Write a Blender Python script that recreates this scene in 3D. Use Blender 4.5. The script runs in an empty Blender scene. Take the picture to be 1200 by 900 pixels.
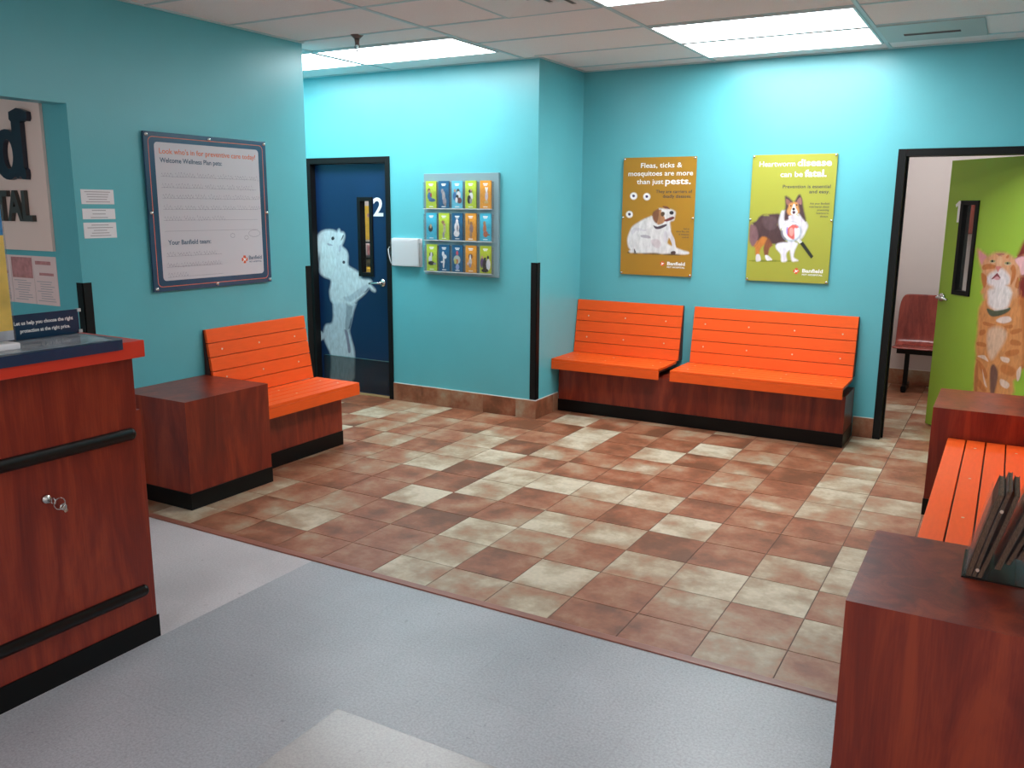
import bpy, bmesh, math, random
from mathutils import Vector, Matrix
from mathutils.geometry import tessellate_polygon
random.seed(4)
PI = math.pi
COL = bpy.context.scene.collection
SC = bpy.context.scene

# ------------------------------------------------------------------ camera, world, exposure
LIGHT = 9.0
cam_d = bpy.data.cameras.new('camera'); cam = bpy.data.objects.new('camera', cam_d); COL.objects.link(cam)
cam_d.sensor_fit = 'HORIZONTAL'; cam_d.sensor_width = 36.0; cam_d.lens = 30.469; cam_d.clip_start = .05
_R = Vector((0.86803478, 0.49645255, 0.0071052)); _U = Vector((-0.10495969, 0.16949474, 0.97992601)); _F = Vector((-0.48528247, 0.85135562, -0.19923484))
_M = Matrix((( _R.x, _U.x, -_F.x), (_R.y, _U.y, -_F.y), (_R.z, _U.z, -_F.z))).to_4x4()
_M.translation = Vector((3.1861926, -5.96497804, 1.66103449))
cam.matrix_world = _M
SC.camera = cam
SC.view_settings.view_transform = 'Standard'
SC.view_settings.look = 'None'
SC.view_settings.exposure = 0.75
SC.view_settings.gamma = 1.0
SC.view_settings.use_curve_mapping = False
w = bpy.data.worlds.new('store'); SC.world = w; w.use_nodes = True
w.node_tree.nodes['Background'].inputs[0].default_value = (.95, .88, .86, 1)
w.node_tree.nodes['Background'].inputs[1].default_value = .55

# ------------------------------------------------------------------ materials
def s3(r, g, b):
    f = lambda c: (c/255/12.92) if c/255 <= .04045 else ((c/255+.055)/1.055)**2.4
    return (f(r), f(g), f(b))
def newmat(name):
    m = bpy.data.materials.new(name); m.use_nodes = True
    return m, m.node_tree, m.node_tree.nodes['Principled BSDF']
def N(nt, t, **kw):
    n = nt.nodes.new(t)
    for k, v in kw.items():
        if k in n.inputs.keys(): n.inputs[k].default_value = v
        else: setattr(n, k, v)
    return n
def plain(name, col, rough=.5, metal=0, spec=.5, noise=0, scale=30, bump=0, bscale=200, stretch=(1, 1, 1), trans=0, alpha=1):
    m, nt, b = newmat(name)
    b.inputs['Base Color'].default_value = (*col, 1); b.inputs['Roughness'].default_value = rough
    b.inputs['Metallic'].default_value = metal; b.inputs['Specular IOR Level'].default_value = spec
    if trans: b.inputs['Transmission Weight'].default_value = trans
    if alpha < 1: b.inputs['Alpha'].default_value = alpha
    if noise or bump:
        tc = N(nt, 'ShaderNodeTexCoord'); mp = N(nt, 'ShaderNodeMapping'); mp.inputs['Scale'].default_value = stretch
        nt.links.new(tc.outputs['Object'], mp.inputs['Vector'])
    if noise:
        n = N(nt, 'ShaderNodeTexNoise', Scale=scale, Detail=4.0); nt.links.new(mp.outputs[0], n.inputs['Vector'])
        r = N(nt, 'ShaderNodeMapRange'); r.inputs['From Min'].default_value = .3; r.inputs['From Max'].default_value = .7
        r.inputs['To Min'].default_value = 1-noise; r.inputs['To Max'].default_value = 1+noise
        nt.links.new(n.outputs[0], r.inputs[0])
        mx = N(nt, 'ShaderNodeVectorMath', operation='SCALE'); mx.inputs[0].default_value = col
        nt.links.new(r.outputs[0], mx.inputs['Scale']); nt.links.new(mx.outputs[0], b.inputs['Base Color'])
    if bump:
        n2 = N(nt, 'ShaderNodeTexNoise', Scale=bscale, Detail=3.0); nt.links.new(mp.outputs[0], n2.inputs['Vector'])
        bp = N(nt, 'ShaderNodeBump', Strength=bump, Distance=.002); nt.links.new(n2.outputs[0], bp.inputs['Height']); nt.links.new(bp.outputs[0], b.inputs['Normal'])
    return m
def ramp(nt, stops):
    r = N(nt, 'ShaderNodeValToRGB'); e = r.color_ramp.elements
    while len(e) < len(stops): e.new(.5)
    for k, (p, c) in enumerate(stops): e[k].position = p; e[k].color = (*c, 1)
    return r
def wood(name, c0, c1, c2, rough=.32):
    m, nt, b = newmat(name)
    tc = N(nt, 'ShaderNodeTexCoord'); mp = N(nt, 'ShaderNodeMapping'); mp.inputs['Scale'].default_value = (9, 9, 1.3)
    nt.links.new(tc.outputs['Object'], mp.inputs['Vector'])
    n = N(nt, 'ShaderNodeTexNoise', Scale=1.0, Detail=6.0, Distortion=1.1, Roughness=.6); nt.links.new(mp.outputs[0], n.inputs['Vector'])
    mp2 = N(nt, 'ShaderNodeMapping'); mp2.inputs['Scale'].default_value = (90, 90, 3); nt.links.new(tc.outputs['Object'], mp2.inputs['Vector'])
    n2 = N(nt, 'ShaderNodeTexNoise', Scale=2.0, Detail=3.0); nt.links.new(mp2.outputs[0], n2.inputs['Vector'])
    a = N(nt, 'ShaderNodeMath', operation='MULTIPLY_ADD'); a.inputs[1].default_value = .22; nt.links.new(n2.outputs[0], a.inputs[0]); 
    s = N(nt, 'ShaderNodeMath', operation='MULTIPLY'); s.inputs[1].default_value = .88; nt.links.new(n.outputs[0], s.inputs[0]); nt.links.new(s.outputs[0], a.inputs[2])
    r = ramp(nt, [(.36, c0), (.53, c1), (.70, c2)]); nt.links.new(a.outputs[0], r.inputs[0]); nt.links.new(r.outputs[0], b.inputs['Base Color'])
    b.inputs['Roughness'].default_value = rough; b.inputs['Specular IOR Level'].default_value = .45
    return m
def emis(name, col, st):
    m, nt, b = newmat(name); b.inputs['Base Color'].default_value = (.8, .8, .8, 1)
    b.inputs['Emission Color'].default_value = (*col, 1); b.inputs['Emission Strength'].default_value = st
    return m
def attr_print(name, rough=.4, noise=.10, scale=60, stretch=(1, 1, 1)):
    m, nt, b = newmat(name)
    at = N(nt, 'ShaderNodeAttribute', attribute_name='Col'); tc = N(nt, 'ShaderNodeTexCoord')
    mp = N(nt, 'ShaderNodeMapping'); mp.inputs['Scale'].default_value = stretch; mp.inputs['Rotation'].default_value = (0, .3, 0); nt.links.new(tc.outputs['Object'], mp.inputs['Vector'])
    n = N(nt, 'ShaderNodeTexNoise', Scale=scale, Detail=5.0, Distortion=.5); nt.links.new(mp.outputs[0], n.inputs['Vector'])
    r = N(nt, 'ShaderNodeMapRange'); r.inputs['From Min'].default_value = .3; r.inputs['From Max'].default_value = .7
    r.inputs['To Min'].default_value = 1-noise; r.inputs['To Max'].default_value = 1+noise; nt.links.new(n.outputs[0], r.inputs[0])
    mx = N(nt, 'ShaderNodeVectorMath', operation='SCALE'); nt.links.new(at.outputs['Color'], mx.inputs[0]); nt.links.new(r.outputs[0], mx.inputs['Scale'])
    nt.links.new(mx.outputs[0], b.inputs['Base Color']); b.inputs['Roughness'].default_value = rough
    return m
def acrylic(name, tint, a):
    m, nt, b = newmat(name); out = nt.nodes['Material Output']
    tr = N(nt, 'ShaderNodeBsdfTransparent'); tr.inputs[0].default_value = (1, 1, 1, 1)
    b.inputs['Base Color'].default_value = (*tint, 1); b.inputs['Roughness'].default_value = .08
    lw = N(nt, 'ShaderNodeLayerWeight', Blend=.25); mr = N(nt, 'ShaderNodeMapRange'); mr.inputs['To Min'].default_value = a; mr.inputs['To Max'].default_value = min(1, a+.30)
    nt.links.new(lw.outputs['Fresnel'], mr.inputs[0]); mx = N(nt, 'ShaderNodeMixShader'); nt.links.new(mr.outputs[0], mx.inputs[0])
    nt.links.new(tr.outputs[0], mx.inputs[1]); nt.links.new(b.outputs[0], mx.inputs[2]); nt.links.new(mx.outputs[0], out.inputs['Surface'])
    return m
M = {}
M['teal'] = plain('teal_wall_paint', (.115, .445, .498), .33, noise=.03, scale=3, bump=.25, bscale=140)
M['ceiling'] = plain('ceiling_tile', (.87, .80, .795), .95, noise=.05, scale=160, bump=.3, bscale=300)
M['tee'] = plain('ceiling_tee', (.50, .62, .64), .5)
M['lamp'] = emis('light_diffuser', (.93, .98, 1.0), LIGHT)
M['lampframe'] = plain('light_frame', (.7, .75, .76), .4)
M['cream'] = plain('cream_wall', (.62, .53, .50), .6, noise=.02, scale=4)
M['black'] = plain('black_frame', (.006, .006, .006), .5, spec=.2)
M['rubber'] = plain('black_rubber', (.004, .004, .004), .28, spec=.2)
M['orange'] = plain('orange_plastic_board', (.86, .105, .012), .42, spec=.3, noise=.04, scale=12, bump=.1, bscale=60, stretch=(1, 6, 6))
M['redorange'] = plain('red_orange_worktop', (.62, .034, .012), .35)
M['wood'] = wood('cherry_laminate', (.11, .011, .006), (.19, .020, .009), (.29, .040, .014))
M['ply'] = wood('cherry_plywood', (.13, .02, .016), (.24, .04, .028), (.32, .06, .04), .25)
M['darkboard'] = plain('dark_back_board', (.05, .012, .01), .5)
M['navy'] = plain('navy_door', (0.004, 0.022, 0.075), .35, noise=.08, scale=2)
M['navyprint'] = plain('navy_print', (.006, .03, .075), .3)
M['green'] = plain('green_door', (0.29, 0.45, 0.04), .4, noise=.03, scale=3)
M['chrome'] = plain('brushed_metal', (.62, .62, .60), .25, metal=1)
M['screwcap'] = plain('pale_screw_head', (.80, .62, .50), .4)
M['smoky'] = plain('smoky_acrylic', (.022, .012, .010), .3, spec=.25)
M['grey'] = plain('grey_plastic_panel', (.22, .32, .36), .4)
M['silver'] = plain('rack_grey', (.20, .30, .33), .4)
M['white'] = plain('white_paper', (.80, .78, .80), .6)
M['poster_orange'] = plain('mustard_print', (0.4, 0.2, 0.016), .35)
M['poster_green'] = plain('lime_print', (0.35, 0.355, 0.045), .35)
M['ink'] = plain('dark_ink', (.05, .05, .06), .5)
M['inkblue'] = plain('blue_ink', (.06, .10, .16), .5)
M['pen'] = plain('pen_ink', (.22, .20, .25), .5)
M['faint'] = plain('faint_small_print', (.40, .36, .38), .6)
M['redink'] = plain('orange_ink', (.70, .16, .06), .5)
M['textwhite'] = plain('white_print', (.85, .83, .82), .5)
M['boardblue'] = plain('blue_border_print', (.028, .072, .135), .25, noise=.2, scale=3)
M['boardwhite'] = plain('pale_board_print', (.60, .56, .60), .25)
M['signboard'] = plain('beige_sign_panel', (.82, .64, .57), .5)
M['signtext'] = plain('dark_sign_letters', (.012, .018, .035), .35)
M['signtext2'] = plain('brown_sign_letters', (.05, .045, .04), .35)
M['print'] = attr_print('animal_print')
M['fur'] = attr_print('fur_print', .5, .16, 26, (1.6, 1, .6))
M['caulk'] = plain('pale_caulk', (.7, .68, .62), .6)
M['threshold'] = plain('copper_strip', (.30, .11, .075), .3, noise=.15, scale=10)
M['brass'] = plain('tan_threshold', (.35, .22, .10), .5)
M['vent'] = plain('vent_metal', (.80, .74, .73), .5)
M['ventdark'] = plain('vent_dark', (.22, .18, .17), .7)
M['diffuser'] = plain('diffuser_metal', (.46, .50, .49), .5)
M['sprink'] = plain('sprinkler_brown', (.18, .13, .12), .4, metal=.5)
M['magcover'] = plain('magazine_covers', (.075, .038, .026), .4, spec=.25, noise=.7, scale=22)
M['magcover2'] = plain('magazine_cover_grey', (.12, .085, .07), .4, spec=.25, noise=.6, scale=18)
M['pages'] = plain('magazine_pages', (.17, .10, .065), .7, spec=.1, noise=.6, scale=90, stretch=(8, 1, 1))
M['yellowprint'] = plain('yellow_flyer', (.85, .58, .12), .35, noise=.25, scale=9)
M['blueprint'] = plain('light_blue_print', (.05, .24, .50), .35)
M['pinkprint'] = plain('pink_print', (.50, .22, .22), .6, noise=.2, scale=30)
M['paperpink'] = plain('pinkish_paper', (.78, .60, .58), .6)
M['yellow'] = plain('yellow_card', (.75, .45, .04), .5, noise=.15, scale=10)
# clear acrylic: thin sheets
M['acrylic'] = acrylic('clear_acrylic', (.30, .28, .27), .025)
M['acrylic_edge'] = acrylic('acrylic_edge', (.8, .8, .8), .65)
M['glass'] = acrylic('door_glass', (.1, .11, .1), .04)
M['kickclear'] = acrylic('clear_kick_plate', (.05, .05, .05), .22)
M['matpaper'] = plain('pale_blue_mat', (.45, .52, .58), .12, noise=.45, scale=9)

def tilemat():
    m, nt, b = newmat('ceramic_floor_tile')
    at = N(nt, 'ShaderNodeAttribute', attribute_name='Col'); sep = N(nt, 'ShaderNodeSeparateColor'); nt.links.new(at.outputs['Color'], sep.inputs[0])
    tc = N(nt, 'ShaderNodeTexCoord')
    # every tile takes its own patch of the cloud pattern: shift by the tile's random number
    sh = N(nt, 'ShaderNodeVectorMath', operation='ADD'); cmb = N(nt, 'ShaderNodeCombineXYZ'); k = N(nt, 'ShaderNodeMath', operation='MULTIPLY'); k.inputs[1].default_value = 37.0
    nt.links.new(sep.outputs[1], k.inputs[0]); nt.links.new(k.outputs[0], cmb.inputs[2]); nt.links.new(tc.outputs['Object'], sh.inputs[0]); nt.links.new(cmb.outputs[0], sh.inputs[1])
    n = N(nt, 'ShaderNodeTexNoise', Scale=4.0, Detail=6.0, Roughness=.6); nt.links.new(sh.outputs[0], n.inputs['Vector'])
    a = N(nt, 'ShaderNodeMath', operation='MULTIPLY_ADD'); a.inputs[1].default_value = 2.1; nt.links.new(n.outputs[0], a.inputs[0])
    off = N(nt, 'ShaderNodeMath', operation='SUBTRACT'); off.inputs[1].default_value = 1.05; nt.links.new(sep.outputs[0], off.inputs[0]); nt.links.new(off.outputs[0], a.inputs[2])
    r = ramp(nt, [(0, (.17, .062, .03)), (.25, (.29, .098, .048)), (.48, (.36, .175, .10)), (.66, (.37, .255, .165)), (.85, (.47, .37, .26)), (1, (.57, .47, .35))])
    nt.links.new(a.outputs[0], r.inputs[0])
    n2 = N(nt, 'ShaderNodeTexNoise', Scale=45.0, Detail=4.0); nt.links.new(tc.outputs['Object'], n2.inputs['Vector'])
    mr = N(nt, 'ShaderNodeMapRange'); mr.inputs['To Min'].default_value = .82; mr.inputs['To Max'].default_value = 1.18; nt.links.new(n2.outputs[0], mr.inputs[0])
    mx = N(nt, 'ShaderNodeVectorMath', operation='SCALE'); nt.links.new(r.outputs[0], mx.inputs[0]); nt.links.new(mr.outputs[0], mx.inputs['Scale'])
    nt.links.new(mx.outputs[0], b.inputs['Base Color']); b.inputs['Roughness'].default_value = .42; b.inputs['Specular IOR Level'].default_value = .4
    bp = N(nt, 'ShaderNodeBump', Strength=.25, Distance=.003); nt.links.new(n.outputs[0], bp.inputs['Height']); nt.links.new(bp.outputs[0], b.inputs['Normal'])
    return m
M['tile'] = tilemat()
M['grout'] = plain('grout', (.14, .09, .07), .9)
def vinyl(name, col, fleck):
    m, nt, b = newmat(name)
    tc = N(nt, 'ShaderNodeTexCoord')
    v = N(nt, 'ShaderNodeTexNoise', Scale=110.0, Detail=4.0, Roughness=.75); nt.links.new(tc.outputs['Object'], v.inputs['Vector'])
    r = ramp(nt, [(.35, tuple(c*(1-fleck) for c in col)), (.5, col), (.68, tuple(min(1, c*(1+fleck)) for c in col))]); nt.links.new(v.outputs[0], r.inputs[0])
    n = N(nt, 'ShaderNodeTexNoise', Scale=1.7, Detail=4.0); nt.links.new(tc.outputs['Object'], n.inputs['Vector'])
    mr = N(nt, 'ShaderNodeMapRange'); mr.inputs['From Min'].default_value = .3; mr.inputs['From Max'].default_value = .7; mr.inputs['To Min'].default_value = .86; mr.inputs['To Max'].default_value = 1.08; nt.links.new(n.outputs[0], mr.inputs[0])
    sp = N(nt, 'ShaderNodeTexNoise', Scale=26.0, Detail=2.0); nt.links.new(tc.outputs['Object'], sp.inputs['Vector'])
    sr = N(nt, 'ShaderNodeMapRange'); sr.inputs['From Min'].default_value = .70; sr.inputs['From Max'].default_value = .76; sr.inputs['To Min'].default_value = 1; sr.inputs['To Max'].default_value = .72; nt.links.new(sp.outputs[0], sr.inputs[0])
    mm = N(nt, 'ShaderNodeMath', operation='MULTIPLY'); nt.links.new(mr.outputs[0], mm.inputs[0]); nt.links.new(sr.outputs[0], mm.inputs[1]); mr = mm
    br = N(nt, 'ShaderNodeTexBrick', offset=0.0); br.inputs['Color1'].default_value = (1, 1, 1, 1); br.inputs['Color2'].default_value = (.97, .97, .97, 1); br.inputs['Mortar'].default_value = (.88, .87, .86, 1)
    br.inputs['Scale'].default_value = 1.0; br.inputs['Mortar Size'].default_value = .0012; br.inputs['Brick Width'].default_value = .305; br.inputs['Row Height'].default_value = .305; br.inputs['Mortar Smooth'].default_value = .5
    nt.links.new(tc.outputs['Object'], br.inputs['Vector'])
    mx = N(nt, 'ShaderNodeVectorMath', operation='SCALE'); nt.links.new(r.outputs[0], mx.inputs[0]); nt.links.new(mr.outputs[0], mx.inputs['Scale'])
    m2 = N(nt, 'ShaderNodeVectorMath', operation='MULTIPLY'); nt.links.new(mx.outputs[0], m2.inputs[0]); nt.links.new(br.outputs[0], m2.inputs[1])
    nt.links.new(m2.outputs[0], b.inputs['Base Color']); b.inputs['Roughness'].default_value = .36; b.inputs['Specular IOR Level'].default_value = .5
    return m
M['vinyl_grey'] = vinyl('grey_vinyl', (.385, .385, .41), .22)
M['vinyl_light'] = vinyl('pale_vinyl', (.60, .55, .56), .14)
M['vinyl_warm'] = vinyl('worn_pale_vinyl', (.43, .40, .39), .12)
M['vinyl_warm'].node_tree.nodes['Principled BSDF'].inputs['Roughness'].default_value = .27

# ------------------------------------------------------------------ mesh helpers
class MB:
    """collects shapes for ONE mesh"""
    def __init__(s): s.bm = bmesh.new(); s.cl = s.bm.loops.layers.float_color.new('Col')
    def paint(s, faces, c):
        for f in faces:
            for l in f.loops: l[s.cl] = (c[0], c[1], c[2], 1)
    def box(s, x0, x1, y0, y1, z0, z1, bev=0, col=None, mi=0):
        r = bmesh.ops.create_cube(s.bm, size=1); vs = r['verts']
        for v in vs: v.co = Vector(((x0+x1)/2+v.co.x*(x1-x0), (y0+y1)/2+v.co.y*(y1-y0), (z0+z1)/2+v.co.z*(z1-z0)))
        fs = list({f for v in vs for f in v.link_faces})
        for f in fs: f.material_index = mi
        if col: s.paint(fs, col)
        if bev:
            es = list({e for v in vs for e in v.link_edges})
            bmesh.ops.bevel(s.bm, geom=es, offset=bev, segments=2, affect='EDGES', profile=.6)
        return s
    def hexa(s, pts, bev=0, mi=0):
        """8 points: bottom 4 ccw, top 4 ccw"""
        v = [s.bm.verts.new(p) for p in pts]
        fs = [s.bm.faces.new([v[i] for i in q]) for q in ((3, 2, 1, 0), (4, 5, 6, 7), (0, 1, 5, 4), (1, 2, 6, 5), (2, 3, 7, 6), (3, 0, 4, 7))]
        for f in fs: f.material_index = mi
        if bev: bmesh.ops.bevel(s.bm, geom=list({e for x in v for e in x.link_edges}), offset=bev, segments=2, affect='EDGES', profile=.6)
        return s
    def cyl(s, p0, p1, r0, r1=None, n=20, mi=0):
        r1 = r0 if r1 is None else r1
        p0, p1 = Vector(p0), Vector(p1); d = p1-p0
        q = d.to_track_quat('Z', 'Y').to_matrix().to_4x4(); q.translation = (p0+p1)/2
        r = bmesh.ops.create_cone(s.bm, cap_ends=True, segments=n, radius1=r0, radius2=r1, depth=d.length, matrix=q)
        for v in r['verts']:
            for f in v.link_faces: f.material_index = mi
        return s
    def sph(s, c, r, sc=(1, 1, 1), n=14):
        m = Matrix.Translation(c) @ Matrix.Diagonal((*sc, 1)); bmesh.ops.create_uvsphere(s.bm, u_segments=n, v_segments=n//2, radius=r, matrix=m); return s
    def torus(s, c, R, r, axis='y', n=24, k=8):
        ring = []
        for i in range(n):
            a = 2*PI*i/n; row = []
            for j in range(k):
                b = 2*PI*j/k; rr = R+r*math.cos(b); u, v, h = rr*math.cos(a), rr*math.sin(a), r*math.sin(b)
                p = {'y': (u, h, v), 'x': (h, u, v), 'z': (u, v, h)}[axis]; row.append(s.bm.verts.new(Vector(c)+Vector(p)))
            ring.append(row)
        for i in range(n):
            for j in range(k): s.bm.faces.new((ring[i][j], ring[(i+1) % n][j], ring[(i+1) % n][(j+1) % k], ring[i][(j+1) % k]))
        return s
    def prism(s, pts, y0, y1, mi=0, plane='xz'):
        """outline pts in a plane extruded along the third axis"""
        def P(u, v, h): return {'xz': (u, h, v), 'xy': (u, v, h), 'yz': (h, u, v)}[plane]
        n = len(pts); a = [s.bm.verts.new(P(u, v, y0)) for u, v in pts]; b = [s.bm.verts.new(P(u, v, y1)) for u, v in pts]
        for t in tessellate_polygon([[Vector((u, v, 0)) for u, v in pts]]):
            for L in (a, b):
                try: f = s.bm.faces.new([L[i] for i in t]); f.material_index = mi
                except ValueError: pass
        for i in range(n): f = s.bm.faces.new((a[i], a[(i+1) % n], b[(i+1) % n], b[i])); f.material_index = mi
        return s
    def flat(s, pts, y, col=None):
        v = [s.bm.verts.new((u, y, w_)) for u, w_ in pts]; fs = []
        for t in tessellate_polygon([[Vector((u, w_, 0)) for u, w_ in pts]]):
            try: fs.append(s.bm.faces.new([v[i] for i in t]))
            except ValueError: pass
        for f in fs:
            f.normal_update()
            if f.normal.y > 0: f.normal_flip()
        if col: s.paint(fs, col)
        return s
    def sweep(s, pts, r, n=8):
        P = [Vector(p) for p in pts]; rings = []
        for i, p in enumerate(P):
            d = (P[min(i+1, len(P)-1)]-P[max(i-1, 0)]).normalized(); up = Vector((0, 0, 1)) if abs(d.z) < .9 else Vector((1, 0, 0))
            a = d.cross(up).normalized(); b = d.cross(a)
            rings.append([s.bm.verts.new(p+a*r*math.cos(2*PI*k/n)+b*r*math.sin(2*PI*k/n)) for k in range(n)])
        for i in range(len(P)-1):
            for k in range(n): s.bm.faces.new((rings[i][k], rings[i][(k+1) % n], rings[i+1][(k+1) % n], rings[i+1][k]))
        s.bm.faces.new(rings[0][::-1]); s.bm.faces.new(rings[-1]); return s
    def build(s, name, mats, parent=None, smooth=False, recalc=True):
        if recalc: bmesh.ops.recalc_face_normals(s.bm, faces=s.bm.faces)
        me = bpy.data.meshes.new(name); s.bm.to_mesh(me); s.bm.free()
        for m in (mats if isinstance(mats, (list, tuple)) else [mats]): me.materials.append(m)
        if smooth:
            for p in me.polygons: p.use_smooth = True
        o = bpy.data.objects.new(name, me); COL.objects.link(o)
        if parent: o.parent = parent
        return o
def tag(o, label, cat, group=None):
    o['label'] = label; o['category'] = cat
    if group: o['group'] = group
    return o
def struct(o): o['kind'] = 'structure'; return o
def empty(name, loc, rz=0):
    o = bpy.data.objects.new(name, None); COL.objects.link(o); o.location = loc; o.rotation_euler = (0, 0, rz); o.empty_display_size = .05; return o
def thing(name, label, cat, loc, rz=0, group=None): return tag(empty(name, loc, rz), label, cat, group)
def smooth_poly(pts, k=3):
    n = len(pts); out = []
    for i in range(n):
        p0, p1, p2, p3 = pts[i-1], pts[i], pts[(i+1) % n], pts[(i+2) % n]
        for j in range(k):
            t = j/k; t2, t3 = t*t, t*t*t
            out.append(tuple(.5*(2*p1[a]+(p2[a]-p0[a])*t+(2*p0[a]-5*p1[a]+4*p2[a]-p3[a])*t2+(3*p1[a]-p0[a]-3*p2[a]+p3[a])*t3) for a in (0, 1)))
    return out
def inside(p, q):
    c = False; n = len(q)
    for i in range(n):
        a, b = q[i], q[i-1]
        if (a[1] > p[1]) != (b[1] > p[1]) and p[0] < (b[0]-a[0])*(p[1]-a[1])/(b[1]-a[1])+a[0]: c = not c
    return c
def picture(name, layers, y, parent, mat='print', umin=None, umax=None, zmin=None, soft=.004, bg=(.5, .5, .5)):
    """a printed picture: coloured shapes on one sheet, their edges running softly into the colour around them"""
    m = MB(); done = []
    def lim(p):
        a, b = p
        if umin is not None: a = max(umin, a)
        if umax is not None: a = min(umax, a)
        if zmin is not None: b = max(zmin, b)
        return (a, b)
    def under(p):
        for q, c in reversed(done):
            if inside(p, q): return c
        return bg
    for k, (col, sm, pts) in enumerate(layers):
        q = smooth_poly(pts) if sm else list(pts)
        ar = sum(q[i-1][0]*q[i][1]-q[i][0]*q[i-1][1] for i in range(len(q)))/2
        if ar < 0: q = q[::-1]
        per = sum(math.dist(q[i-1], q[i]) for i in range(len(q))); f = min(soft, .33*abs(ar)/per)
        n = len(q); nr = []
        for i in range(n):
            dx, dz = q[(i+1) % n][0]-q[i-1][0], q[(i+1) % n][1]-q[i-1][1]; l = math.hypot(dx, dz) or 1; nr.append((dz/l, -dx/l))
        inn = [lim((p[0]-v[0]*f, p[1]-v[1]*f)) for p, v in zip(q, nr)]; out = [lim((p[0]+v[0]*f, p[1]+v[1]*f)) for p, v in zip(q, nr)]
        oc = [under((p[0]+v[0]*f*1.3, p[1]+v[1]*f*1.3)) for p, v in zip(q, nr)]
        if name.startswith('logo') or k == 0 and bg == (.5, .5, .5): out = inn
        yy = y-.00008*k
        vi = [m.bm.verts.new((a, yy, b)) for a, b in inn]
        for t in tessellate_polygon([[Vector((a, b, 0)) for a, b in inn]]):
            try: fc = m.bm.faces.new([vi[i] for i in t])
            except ValueError: continue
            fc.normal_update()
            if fc.normal.y > 0: fc.normal_flip()
            for l in fc.loops: l[m.cl] = (*col, 1)
        if out is not inn:
            vo = [m.bm.verts.new((a, yy, b)) for a, b in out]
            for i in range(n):
                j = (i+1) % n
                try: fc = m.bm.faces.new((vi[i], vi[j], vo[j], vo[i]))
                except ValueError: continue
                fc.normal_update()
                if fc.normal.y > 0: fc.normal_flip()
                for l in fc.loops: l[m.cl] = (*oc[i], 1) if l.vert is vo[i] else ((*oc[j], 1) if l.vert is vo[j] else (*col, 1))
        done.append((q, col))
    return m.build(name, M[mat], parent, recalc=False)
def text_bm(mb, body, x, z, h, wd=None, y=0, align='L', bold=.0, ext=.0003):
    """adds lettering standing on the xz plane, facing -y; h = cap height, wd = width"""
    cu = bpy.data.curves.new('t', 'FONT'); cu.body = body; cu.size = 1; cu.offset = bold; cu.extrude = 0; cu.resolution_u = 3
    ob = bpy.data.objects.new('t', cu); COL.objects.link(ob)
    dg = bpy.context.evaluated_depsgraph_get(); me = bpy.data.meshes.new_from_object(ob.evaluated_get(dg))
    xs = [v.co.x for v in me.vertices]; x0, x1 = min(xs), max(xs)
    sc = h/.70; sx = sc if wd is None else wd/(x1-x0)
    wtot = (x1-x0)*sx; ox = x-x0*sx if align == 'L' else (x-wtot-x0*sx if align == 'R' else x-wtot/2-x0*sx)
    vm = [mb.bm.verts.new((ox+v.co.x*sx, y, z+v.co.y*sc)) for v in me.vertices]; fs = []
    for p in me.polygons:
        try: fs.append(mb.bm.faces.new([vm[i] for i in p.vertices]))
        except ValueError: pass
    if ext > .001:
        r = bmesh.ops.extrude_face_region(mb.bm, geom=fs)
        for e in r['geom']:
            if isinstance(e, bmesh.types.BMVert): e.co.y -= ext
    else:
        for f in fs:
            f.normal_update()
            if f.normal.y > 0: f.normal_flip()
    bpy.data.objects.remove(ob); bpy.data.curves.remove(cu); bpy.data.meshes.remove(me)
def text(name, lines, mat, parent, y, bold=.012, ext=.0003):
    for l in lines:
        m = MB(); text_bm(m, l[0], l[1], l[2], l[3], l[4] if len(l) > 4 else None, y, l[5] if len(l) > 5 else 'L', l[6] if len(l) > 6 else bold, ext)
        o = m.build(name, M[mat], parent, recalc=ext > .001)
    return o
def logo(parent, x, z, r, y, dark=False):
    """orange rounded cross with a pale animal shape"""
    a = r*.42; P = [(-a, -r), (a, -r), (a*1.15, -a*1.15), (r, -a), (r, a), (a*1.15, a*1.15), (a, r), (-a, r), (-a*1.15, a*1.15), (-r, a), (-r, -a), (-a*1.15, -a*1.15)]
    L = [((.72, .10, .03), 0, [(x+u, z+v) for u, v in P])]
    D = [(-.62, -.45), (-.35, -.05), (-.5, .25), (-.2, .42), (.1, .25), (.55, .3), (.62, .05), (.3, -.1), (.45, -.55), (.15, -.35), (-.15, -.3), (-.3, -.6)]
    L.append(((.85, .80, .75), 1, [(x+u*r, z+v*r) for u, v in D]))
    return picture('logo', L, y, parent)

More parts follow.
